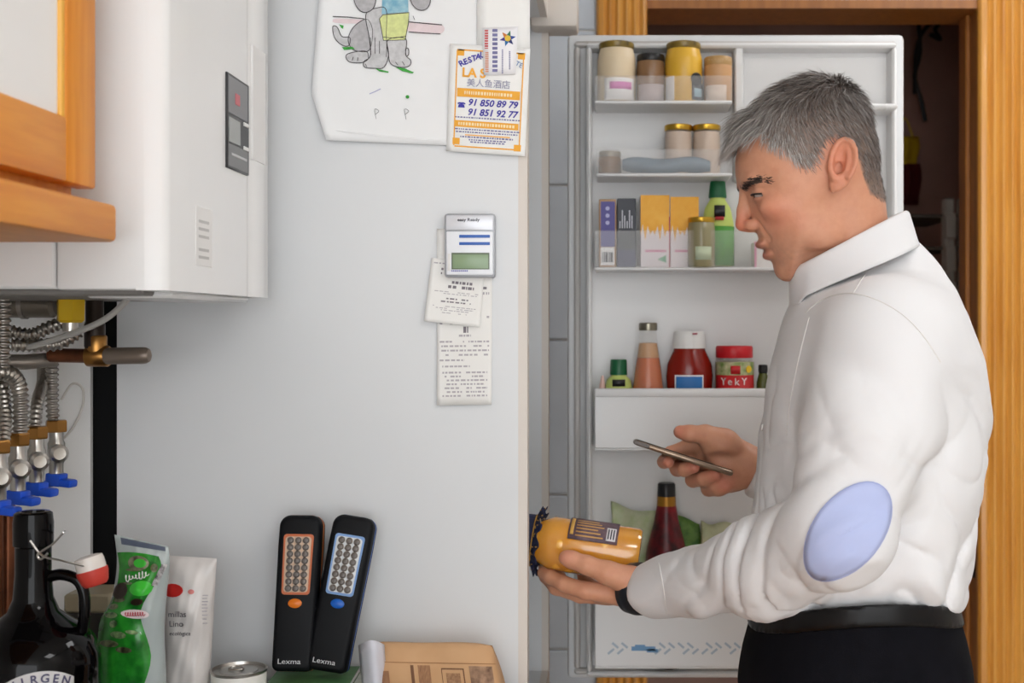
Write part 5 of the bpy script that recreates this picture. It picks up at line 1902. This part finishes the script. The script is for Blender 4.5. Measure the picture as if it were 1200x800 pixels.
ca_.data.foreach_set('color', np.concatenate([col, np.ones((len(col), 1))], 1).astype(np.float32).ravel())
me.materials.append(mat('skin', (205, 148, 118), .48, attr='col', sss=.12, var=.06, vscale=140, bump=.12, bscale=420, spec=.4))

# eyes
for s in (-1, 1):
    ey = MB().lathe([(.0001, -10.2)] + [(10.2 * math.sin(math.pi * i / 12), -10.2 * math.cos(math.pi * i / 12)) for i in range(1, 12)] + [(.0001, 10.2)], 18, (0, 0, 0))
    c = from_head(889.5, 230.8, 31 * s)
    ey.v = [tuple(c + np.array(q) * SH) for q in ey.v]
    eo = ey.build('eye', mat('eye_white', (176, 160, 150), .25), person)
    ir = MB().lathe([(.0001, 0), (4, 0), (3, .5), (.0001, .6)], 16, (0, 0, 0), (-1, 0, -.25))
    c2 = from_head(889.5 - 9.3, 230.8 + 2.8, 33 * s)
    ir.v = [tuple(c2 + np.array(q) * SH) for q in ir.v]
    ir.build('iris', mat('iris', (46, 34, 28), .2), eo)

# ---- hair: short grey strands rooted on the scalp
nrm = np.zeros((len(bv), 3))
me.calc_loop_triangles() if hasattr(me, 'calc_loop_triangles') else None
tmp = np.zeros(len(bv) * 3, np.float32)
me.vertices.foreach_get('normal', tmp)
nrm = tmp.reshape(-1, 3).astype(float)
rng_ = np.random.default_rng(5)


def strands(name, roots, dirs, lens, widths, cols, lift, bend, m, parent):
    """flat tapered strands; roots in world space"""
    n = len(roots)
    K = 4
    vs = np.zeros((n, K + 1, 2, 3))
    d = dirs / np.linalg.norm(dirs, axis=1)[:, None]
    up = lift / np.linalg.norm(lift, axis=1)[:, None]
    side = np.cross(d, up)
    side /= np.maximum(np.linalg.norm(side, axis=1), 1e-6)[:, None]
    side = side * .8 + rng_.normal(0, .35, (n, 3))
    side /= np.linalg.norm(side, axis=1)[:, None]
    pos = roots - up * .0015
    cur = d * .75 + up * bend[:, None]
    for k in range(K + 1):
        wd = widths * (1 - .8 * (k / K) ** 1.5)
        vs[:, k, 0] = pos - side * wd[:, None] / 2
        vs[:, k, 1] = pos + side * wd[:, None] / 2
        cc_ = cur / np.linalg.norm(cur, axis=1)[:, None]
        pos = pos + cc_ * (lens / K)[:, None]
        cur = cur * .7 + d * .5 - up * (.10 * k)
    base = (np.arange(n) * (K + 1) * 2)[:, None]
    fs = []
    for k in range(K):
        o = base + 2 * k
        fs.append(np.concatenate([o, o + 1, o + 3, o + 2], 1))
    fs = np.concatenate(fs)
    o = link_mesh(name, vs.reshape(-1, 3), fs.tolist(), m, parent, smooth=True)
    at = o.data.color_attributes.new('col', 'FLOAT_COLOR', 'POINT')
    cl = np.repeat(np.concatenate([cols, np.ones((n, 1))], 1), (K + 1) * 2, axis=0)
    at.data.foreach_set('color', cl.astype(np.float32).ravel())
    return o


M_HAIR = mat('hair_strand', (130, 120, 112), .45, attr='col', spec=.35)
ok = np.nonzero((hmask > .45))[0]
NS = 21000
pick = rng_.choice(ok, NS)
roots = bv[pick] + rng_.normal(0, .0010, (NS, 3))
rn = nrm[pick]
ru, rv, rw = hv[pick, 0], hv[pick, 1], hv[pick, 2]
top = np.clip((150 - rv) / 45, 0, 1)
fr_ = np.clip((935 - ru) / 60, 0, 1)
low = np.clip((rv - 175) / 50, 0, 1)
dirs = np.zeros((NS, 3))
clump = vnoise(bv[pick] * 70)
clump2 = vnoise(bv[pick] * 70 + 31)
# crown combs forwards, sides go down and back, nape down
dirs[:, 0] = -1.0 * np.clip((985 - ru) / 50, -0.4, 1) * top + (1 - top) * (.75 * np.clip((ru - 905) / 40, -.9, 1))
dirs[:, 1] = np.sign(rw) * (.08 + .25 * top) + .3 * clump2
dirs[:, 2] = -(.15 + .9 * (1 - top)) + .25 * clump
dirs += rng_.normal(0, .13, (NS, 3))
dirs -= rn * ((dirs * rn).sum(1) * .8)[:, None]
lens = (.011 + .016 * top + .010 * fr_) * rng_.uniform(.7, 1.25, NS) * (1 - .55 * low * np.clip((ru - 940) / 40, 0, 1))
tuft = (ru < 890) & (rv < 180)
lens[tuft] *= 1.8
dirs[tuft, 0] -= .35
bend = .30 + (.40 * top + .25 * fr_) * rng_.uniform(.4, 1.4, NS) + .1 * clump
g = np.clip(rng_.uniform(0, 1, NS) * .75 + .25 * (clump * .5 + .5), 0, 1)
pale = np.clip(.22 + .52 * fr_ + .25 * np.clip((rv - 160) / 35, 0, 1) * np.clip((970 - ru) / 40, 0, 1) - .10 * np.clip((ru - 980) / 40, 0, 1), 0, 1)
mixv = np.clip(pale + (g - .5) * .75, 0, 1)[:, None]
hcol = pix((84, 72, 66)) * (1 - mixv) ** 2 + pix((140, 131, 125)) * 2 * mixv * (1 - mixv) + pix((206, 201, 196)) * mixv ** 2
strands('hair', roots, dirs, lens, rng_.uniform(.0007, .0011, NS), hcol, rn, bend, M_HAIR, person)
# eyebrows
for s in (-1, 1):
    cand = np.nonzero(H_.astype(bool) & (np.sign(hv[:, 2]) == s) & (uu > 864) & (uu < 897) & (np.abs(vv - np.interp(uu, [864, 872, 880, 890, 897], [220, 217.2, 215.4, 216, 219])) < np.interp(uu, [864, 872, 890, 897], [2.8, 3.6, 2.8, 1.2])) & (ww > 8) & (ww < 54))[0]
    n = 1500
    pk_ = rng_.choice(cand, n)
    dd = np.tile(A(.75, s * .5, -.10), (n, 1)) + rng_.normal(0, .2, (n, 3))
    dd -= nrm[pk_] * ((dd * nrm[pk_]).sum(1) * .8)[:, None]
    strands('eyebrow', bv[pk_] + rng_.normal(0, .0006, (n, 3)), dd, rng_.uniform(.006, .0095, n), np.full(n, .0010), np.tile(pix((60, 49, 44)), (n, 1)), nrm[pk_], np.full(n, .2), M_HAIR, person)
    lash = MB().tube(catmull([tuple(from_head(a, b, c * s)) for a, b, c in [(889.5 - 12.6 * math.cos(R(f_)), 230.6 + 2.2 * math.cos(R(f_)) * 0 + .8, 31 + 14.2 * math.sin(R(f_))) for f_ in (-40, -15, 10, 35, 60, 80)]], 4), [.0012] * 21, 5)
    lash.build('eyelashes', mat('lash', (40, 30, 28), .6), person)

# ================================================================== shirt
def folds(p):
    """creases of the cloth: how far the surface is pushed in"""
    q = to_head(p)
    u, v = q[:, 0], q[:, 1]
    a = np.array(ELL_)
    out = np.zeros(len(p))
    n1, n2 = vnoise(p * 11 + 3), vnoise(p * 26 + 9)
    # forearm: oblique creases that fan out from the crook of the arm
    ab = CFL - a
    L = np.linalg.norm(ab)
    t = ((p - a) @ ab) / (L * L)
    onarm = np.clip(1.2 - np.abs(np.linalg.norm(p - (a + np.clip(t, 0, 1)[:, None] * ab), axis=1) - .05) / .035, 0, 1)
    ph = t * 24 + (p[:, 2] - a[2]) * 58 * (1 - .5 * t) + 3.4 * n1
    amp = np.exp(-((t - .28) / .30) ** 2) * .0105 * (.45 + .75 * np.clip(n2 + .5, 0, 1.2)) + .0030 * np.clip(1 - np.abs(t - .65) * 2, 0, 1)
    out += onarm * amp * ((1 - np.abs(np.sin(ph))) ** 2.2 - .2) * np.clip((.93 - t) * 8, 0, 1)
    # upper arm: soft creases above the elbow
    bb = a - SHL
    tu = ((p - SHL) @ bb) / (bb @ bb)
    onup = np.clip(1.2 - np.abs(np.linalg.norm(p - (SHL + np.clip(tu, 0, 1)[:, None] * bb), axis=1) - .07) / .03, 0, 1)
    out += onup * np.exp(-((tu - .80) / .18) ** 2) * .0060 * (1 - np.abs(np.sin(tu * 13 + p[:, 0] * 22 + 1.6 * n1))) ** 2
    out += onup * np.exp(-((tu - .4) / .35) ** 2) * .0030 * np.sin(tu * 7 - p[:, 0] * 46 + 2.2 * n1)
    # trunk: long slanting drapes towards the belt
    ph2 = (u + .55 * (v - 500)) / 34 + 1.6 * n1
    out += np.clip((v - 430) / 180, 0, 1) * (1 - onarm) * .0085 * ((1 - np.abs(np.sin(ph2))) ** 2 - .25) * np.clip((u - 900) / 60, 0, 1)
    ph3 = (u - .8 * (v - 420)) / 42 + 1.5 * n1
    out += np.exp(-((v - 470) / 110) ** 2) * .0060 * (1 - np.abs(np.sin(ph3))) ** 2 * np.clip((u - 1060) / 40, 0, 1)
    out += .0014 * n2 + .0008 * n1
    # fine sharp wrinkles: along the drape on the trunk, across the sleeve
    rot = np.stack([p[:, 0] * .8 + p[:, 2] * .6, p[:, 1], p[:, 2] * .8 - p[:, 0] * .6], 1)
    rg = (1 - np.abs(vnoise(rot * A(27, 15, 4.0) + .9 * n1[:, None]))) ** 5
    rg2 = (1 - np.abs(vnoise(rot * A(5, 13, 25) + .9 * n1[:, None] + 40))) ** 5
    ar = np.maximum(onarm, onup * np.clip((tu - .35) * 2.5, 0, 1))
    out += .0036 * rg * (1 - .7 * ar) * np.clip((v - 380) / 120, .15, 1) + .0036 * rg2 * np.clip(ar, .12, 1) * np.clip((.95 - t) * 6, .15, 1)
    # blousing above the belt
    out += .004 * np.sin((u - 900) / 11 + 2 * n1) * np.exp(-((v - 715) / 16) ** 2)
    return out


NKA, NKB = from_head(975, 200, 0), from_head(1010, 345, 0)


def waist(p, q):
    """height (pixel rows of the middle plane) of the shirt hem on the belt: higher over the hips than in front"""
    return 719 - .03 * (q[:, 0] - 900) - 27 * np.clip(np.abs(p[:, 1] - DH) / .15, 0, 1.1) ** 2


def f_shirt(p):
    t = trunk(p, .0)
    t = smin(t, ell(p, PP(1042, 408, 1.52), (.076, .072, .074)), .05)
    up = chain(p, [np.array(SHL), PP(1014, 510, 1.452), np.array(ELL_)], [.077, .0735, .0625], .02)
    t = smin(t, up, .022)
    fa = chain(p, [np.array(ELL_), PP(900, 663, 1.53), np.array(CFL)], [.0625, .0565, .0405], .03)
    t2 = smin(fa, up, .02)
    t = np.minimum(t, t2)
    far = smin(chain(p, [np.array(SHR), np.array(ELR)], [.085, .066], .02), chain(p, [np.array(ELR), np.array(CFR)], [.066, .041], .02), .02)
    t = smin(t, far, .012)
    t = t + folds(p)
    # ends: cuffs, waist, neck hole
    ax = np.array(CFL) - np.array(PP(900, 663, 1.53))
    ax /= np.linalg.norm(ax)
    near_c = np.linalg.norm(p - np.array(CFL), axis=1) < .13
    cut = (p - np.array(PP(759, 692, 1.708))) @ ax
    t = np.where(near_c, smax(t, cut, .003), t)
    axr = np.array(CFR) - np.array(ELR)
    axr /= np.linalg.norm(axr)
    near_r = np.linalg.norm(p - np.array(CFR), axis=1) < .11
    t = np.where(near_r, smax(t, (p - np.array(CFR)) @ axr, .003), t)
    t = smax(t, -rcone(p, NKA, NKB, .045, .050), .006)
    q = to_head(p)
    tuck = (q[:, 1] - waist(p, q) + 2) * SH
    keep = smin(fa, up, .02)
    return np.where(keep < .012, t, smax(t, tuck, .008))


sv, sf = surface_nets(f_shirt, (-.02, 1.30, .96), (.56, 2.02, 1.56), .0036)
sv = relax(sv, sf, 1, .4)
M_SHIRT = mat('shirt_cotton', (225, 224, 225), .72, bump=.10, bscale=900, spec=.25)
shirt = link_mesh('shirt', sv, sf.tolist(), M_SHIRT, person, smooth=True)


def on_shirt(pix_, d0=1.25, off=.0008):
    """points where the lines of sight through pixels first meet the shirt"""
    o = np.array([0, 0, CZ], float)
    dr_ = np.array([np.array(P(a, b, 1.0)) - o for a, b in pix_])
    ln = np.linalg.norm(dr_, axis=1)
    t = np.full(len(dr_), d0)
    for _ in range(60):
        v = f_shirt(o + dr_ * t[:, None])
        t = t + np.where(v < .0003, 0, np.maximum(v * .75, .0002)) / ln
    return o + dr_ * (t - off)[:, None]


# elbow patch: an oval cut to the sleeve
NA, NR = 40, 9
ct = (993, 623)
pv, pf = [], []
ang0 = R(-52)
for j_ in range(NR):
    for i_ in range(NA):
        a = 2 * math.pi * i_ / NA
        r_ = j_ / (NR - 1)
        eu, ev = 67 * math.cos(a) * r_, 40 * math.sin(a) * r_
        if math.cos(a) < 0:
            ev *= 1 - .10 * math.cos(a) ** 2
        x_ = ct[0] + eu * math.cos(ang0) - ev * math.sin(ang0)
        y_ = ct[1] + eu * math.sin(ang0) + ev * math.cos(ang0)
        pv.append((x_, y_))
pv = [tuple(q) for q in on_shirt(pv, off=.0016)]
for j_ in range(NR - 1):
    for i_ in range(NA):
        i2 = (i_ + 1) % NA
        pf.append((j_ * NA + i_, j_ * NA + i2, (j_ + 1) * NA + i2, (j_ + 1) * NA + i_))
ep = link_mesh('elbow_patch', pv, pf, mat('patch_blue', (178, 188, 226), .75, bump=.1, bscale=900), shirt, smooth=True)
solidify(ep, .0016, 0)
ep['label'] = 'pale blue oval elbow patch'
rim = [Vector(pv[(NR - 1) * NA + i_]) for i_ in range(NA)]
MB().tube(rim, .0010, 6, True).build('patch_seam', mat('patch_seam', (160, 170, 214), .75), ep)
# seams of armhole and yoke
for pts in ([(944, 366), (962, 352), (985, 344), (1008, 345), (1036, 355), (1062, 372), (1084, 396), (1102, 424)],
            [(1000, 343), (1008, 330), (1014, 321)],
            [(948, 372), (936, 420), (926, 470), (922, 510)],
            [(772, 660), (776, 680), (779, 700), (781, 720)]):
    pth = [Vector(q) for q in on_shirt([(q.x, q.y) for q in catmull([(a, b, 0) for a, b in pts], 5)], off=.0)]
    MB().tube(pth, .0008, 5).build('seam', mat('shirt_seam', (222, 219, 216), .8), shirt)

# collar: folded band round the neck
def collar(u, v, grow=0.0):
    """u round the neck from the front gap over the back to the other side, v 0 inside stand .. .5 fold .. 1 leaf edge"""
    a = math.pi - (2 * u - 1) * math.pi * .97
    cb = .5 - .5 * math.cos(a)                       # 0 at back, 1 at front
    cx = 67 * math.cos(a)
    cw = 59 * math.sin(a)
    ytop = 251 + (318 - 251) * cb ** 1.1
    hgt = 37 + 4 * cb
    if v <= .3:
        t = v / .3
        y = ytop + 34 * (1 - t)
        k = .93
    elif v <= .5:
        t = (v - .3) / .2
        y = ytop - 3 * math.sin(math.pi * t)
        k = .93 + .10 * t
    else:
        t = (v - .5) / .5
        y = ytop + hgt * t
        k = 1.03 + .16 * t + .14 * t * t * math.sin(math.pi * cb)
    tip = max(0, (cb - .86) / .14) * max(0, (v - .5) / .5)
    return from_head(995 + cx * k + 12 * tip, y + 10 * tip, cw * k)


co = MB().grid(lambda u, v: collar(u, v), 72, 22).build('collar', M_SHIRT, shirt, smooth=True)
solidify(co, .0022, 0)
# buttons down the front placket
for (px, py) in ((921, 380), (903, 444), (893, 500)):
    q = from_head(px, py, 0)
    MB().lathe([(.0001, 0), (.005, 0), (.0045, .0014), (.0001, .0014)], 14, (q[0] + .0005, DH, q[2]), (-1, 0, .15)).build('button', M_WHITE, shirt)

# ================================================================== trousers, belt, shoes
PELV = cpoly([(1106, 560), (1110, 640), (1116, 705), (1127, 745), (1134, 790), (1126, 850), (1100, 905), (1000, 930), (910, 905), (874, 850), (866, 800), (872, 755), (886, 706), (893, 640), (898, 560)])

PELV_F = outline_field(PELV, 780, 1240, 480, 1020, 4)


def f_pelvis(p):
    q = to_head(p)
    d = -PELV_F(q[:, :2]) * SH
    RR, W = .113, np.interp(q[:, 1], [700, 800, 900], [.149, .166, .168])
    m = np.maximum(RR - d, 0)
    w = np.abs(p[:, 1] - DH)
    return (np.sqrt((m / RR) ** 2 + (w / W) ** 2) - 1) * RR * .85


def f_trous(p):
    t = f_pelvis(p)
    for s in (-1, 1):
        lg = chain(p, [A(.30, DH + s * .088, .86), A(.285 + .01 * s, DH + s * .10, .50), A(.32 + .02 * s, DH + s * .105, .06)], [.108, .078, .064], .03)
        t = smin(t, lg, .025)
    t = t + .0025 * np.sin(p[:, 2] * 60 + 3 * vnoise(p * 10)) * np.clip((.95 - p[:, 2]) * 6, 0, 1) + .0012 * vnoise(p * 30)
    t = smax(t, .03 - p[:, 2], .004)
    qq = to_head(p)
    t = smax(t, (waist(p, qq) - 4 - qq[:, 1]) * SH, .004)
    return t


tv, tf = surface_nets(f_trous, (.10, 1.38, .01), (.50, 1.86, 1.20), .0065)
tv = relax(tv, tf, 1, .4)
link_mesh('trousers', tv, tf.tolist(), mat('trouser_cloth', (14, 14, 19), .85, var=.15, vscale=60, bump=.1, bscale=700, spec=.1), person, smooth=True)
pk0 = [from_head(1050, 792, -60), from_head(1085, 786, -45), from_head(1112, 776, -20)]


def f_belt(p):
    q = to_head(p)
    zc = waist(p, q) + 1
    return smax(f_pelvis(p) - .003, np.abs(q[:, 1] - zc) * SH - .0135, .003)


tv, tf = surface_nets(f_belt, (.14, 1.40, .95), (.47, 1.84, 1.12), .004)
belt = link_mesh('belt', relax(tv, tf, 1, .4), tf.tolist(), mat('belt_leather', (12, 11, 12), .4, spec=.3), person, smooth=True)
for s in (-1, 1):
    def f_shoe(p, s=s):
        c = A(.27, DH + s * .107, .05)
        t = ell(p, c + A(-.02, 0, -.008), (.135, .047, .045))
        t = smin(t, ell(p, c + A(.06, 0, .02), (.062, .042, .062)), .02)
        return smax(t, .006 - p[:, 2], .006)
    tv, tf = surface_nets(f_shoe, (.05, DH + s * .107 - .08, 0.0), (.44, DH + s * .107 + .08, .16), .006)
    so_ = link_mesh('shoe', relax(tv, tf, 1, .4), tf.tolist(), mat('shoe_leather', (14, 13, 13), .3, coat=.3), person, smooth=True)
    MB().box(.12, .385, DH + s * .107 - .04, DH + s * .107 + .04, .004, .016, .005, 2).build('sole', M_BLACK, so_)

# watch band on the left wrist
wc_ = np.array(PP(749, 689.5, 1.718))
ax_ = Vector(PP(759, 690, 1.708) - PP(742, 688, 1.724)).normalized()
sd_ = Vector((0, 0, 1)).cross(ax_).normalized()
upv = ax_.cross(sd_)
wb_ = MB()


def wfn(u, v):
    a = 2 * math.pi * u
    prof = [(-.012, .0), (-.0122, .0026), (0, .0040), (.0122, .0026), (.012, .0)][int(round(v * 4))]
    r1, r2 = .0325 + prof[1], .0305 + prof[1]
    return Vector(wc_) + ax_ * prof[0] + sd_ * (r1 * math.cos(a)) + upv * (r2 * math.sin(a))


wb_.grid(wfn, 40, 5, True)
wo = wb_.build('wrist_strap', mat('strap_rubber', (18, 22, 30), .45), person, smooth=True)
solidify(wo, .0015, 0)

# ================================================================== held things
# phone
ph_ = thing('smartphone', 'slim bronze smartphone held flat in the right hand', 'phone', (PA + PB) / 2)
axp = (PB - PA)
Lp = axp.length
axp.normalize()
wd = (Vector((0, 1, 0)) - axp * axp.y)
wd = (wd + Vector((0, 0, -.075)) * 1.0)
wd = (wd - axp * wd.dot(axp)).normalized()
nn_ = axp.cross(wd)
if nn_.z < 0:
    nn_ = -nn_
cph = (PA + PB) / 2
Mp = Matrix((axp, wd, nn_)).transposed().to_4x4()
Mp.translation = cph
pbx = lambda x0, x1, y0, y1, z0, z1, r, s=3: MB().box(x0, x1, y0, y1, z0, z1, r, s).xform(Mp)
pbx(-Lp / 2, Lp / 2, -.035, .035, -.0040, .0040, .0036).build('phone_body', mat('phone_metal', (148, 128, 110), .3, .8), ph_)
pbx(-Lp / 2 + .002, Lp / 2 - .002, -.033, .033, .0036, .0046, .0006, 1).build('screen', mat('phone_glass', (18, 18, 20), .08), ph_)
pbx(-Lp / 2 - .0012, -Lp / 2 + .022, -.0355, -.0335, -.0030, .0030, .0008, 1).build('case_corner', mat('phone_case', (84, 72, 64), .4), ph_)
pbx(-.030, -.012, -.0358, -.0345, -.0012, .0012, .0004, 1).build('side_button', mat('phone_metal', (148, 128, 110)), ph_)

# jar of peaches
ja, jb = Vector(JA), Vector(JB)
axj = (jb - ja)
Lj = axj.length
axj.normalize()
rj = .0385
hj = thing('preserve_jar_held', 'glass jar of yellow peaches with blue cloth lid held in the left hand', 'jar', jb)
hj.name = 'peach_jar'
MB().lathe([(rj * .78, .012), (rj * .86, .018), (rj, .032), (rj, Lj - .006), (rj * .93, Lj), (rj * .5, Lj)], 36, ja, axj).build('jar_glass', mat('jar_glass', (240, 236, 220), .03, alpha=.05), hj)
MB().lathe([(rj * .70, .014), (rj * .80, .020), (rj * .96, .034), (rj * .96, Lj - .007), (rj * .9, Lj - .002), (rj * .45, Lj - .002)], 36, ja, axj).build('syrup', mat('syrup', (222, 152, 22), .10, c2=(206, 132, 16), vscale=30, coat=1.0), hj)
sd = Vector((0, 0, 1)).cross(axj).normalized()
uj = axj.cross(sd)
if uj.z < 0:
    uj = -uj
if sd.y > 0:
    sd = -sd                                # sd points to the camera
for (h_, a_, r_) in ((.047, 10, .019), (.085, -20, .020), (.062, -62, .019), (.108, 25, .018), (.045, -48, .018), (.120, -30, .017), (.083, 40, .017)):
    o_ = ja + axj * h_ + (sd * math.cos(R(a_)) + uj * math.sin(R(a_))) * (rj - r_ - .0006)
    pm = MB().lathe([(.0001, -1)] + [(math.sin(math.pi * i / 8), -math.cos(math.pi * i / 8)) for i in range(1, 8)] + [(.0001, 1)], 16)
    pm.v = [tuple(o_ + axj * q[0] * r_ * 1.05 + sd * q[1] * r_ + uj * q[2] * r_) for q in pm.v]
    pm.build('peach', mat('peach', (244, 184, 46), .12, c2=(236, 160, 30), vscale=25, coat=1.0), hj, smooth=True)


def jlab(nm, h0, h1, a0, a1, m, rr=1.008):
    def fn(u, v):
        a = R(a0 + (a1 - a0) * v)
        return ja + axj * (h0 + (h1 - h0) * u) + (sd * math.cos(a) + uj * math.sin(a)) * rj * rr
    return solidify(MB().grid(fn, 4, 12).build(nm, m, hj, smooth=True), .0003, 0)


jlab('label', .056, .124, 24, 92, mat('jar_label', (82, 66, 78), .5, c2=(112, 88, 92), vscale=120))
jlab('barcode_patch', .108, .121, 30, 62, mat('jar_label_white', (218, 214, 216), .5), 1.014)
for i in range(3):
    jlab('barcode_bar', .1100 + .0036 * i, .1118 + .0036 * i, 34, 58, M_INK, 1.019)
for i in range(6):
    jlab('label_print', .066, .104 - .004 * (i % 3), 32 + 8.5 * i, 35 + 8.5 * i, mat('jar_gold_ink', (196, 150, 86), .5), 1.014)
jlab('label_mark', .058, .063, 34, 84, mat('jar_label_gold', (190, 146, 70), .5), 1.014)
# metal lid and ruffled cloth cover
MB().lathe([(rj * .80, -.004), (rj * .84, -.003), (rj * .84, .012), (rj * .78, .013)], 32, ja, axj).build('metal_lid', M_GOLD, hj)


def ruf(u, v):
    a = 2 * math.pi * u
    if v < .45:
        t = v / .45
        r_ = rj * (.02 + .88 * t)
        h = -.0075 + .001 * math.sin(9 * a) * t
    elif v < .65:
        t = (v - .45) / .2
        r_ = rj * (.90 + .0 * t) - .0008 * math.sin(22 * a) * t
        h = -.0075 + .016 * t
    else:
        t = (v - .65) / .35
        r_ = rj * (.90 + .30 * t) + .0035 * math.sin(22 * a) * t
        h = .0085 + .009 * t + .003 * math.sin(11 * a + 1) * t
    return ja + axj * h + (sd * math.cos(a) + uj * math.sin(a)) * r_


cv = MB().grid(ruf, 132, 16, True).build('cloth_cover', mat('navy_cloth', (26, 32, 66), .75, c2=(20, 24, 48), vscale=60), hj, smooth=True)
solidify(cv, .0008, 0)
for i in range(26):
    a_, h_ = rng_.uniform(0, 6.28), rng_.uniform(.66, .97)
    q = ruf(a_ / 6.283, h_)
    MB().lathe([(.0001, -.0012), (.0018, 0), (.0001, .0012)], 6, q).build('gold_star', mat('cloth_gold', (186, 140, 60), .5), cv)
MB().tube([ja + axj * .0085 + (sd * math.cos(2 * math.pi * i / 40) + uj * math.sin(2 * math.pi * i / 40)) * rj * .915 for i in range(40)], .0012, 6, True).build('ribbon', mat('cloth_gold', (186, 140, 60), .5), hj)
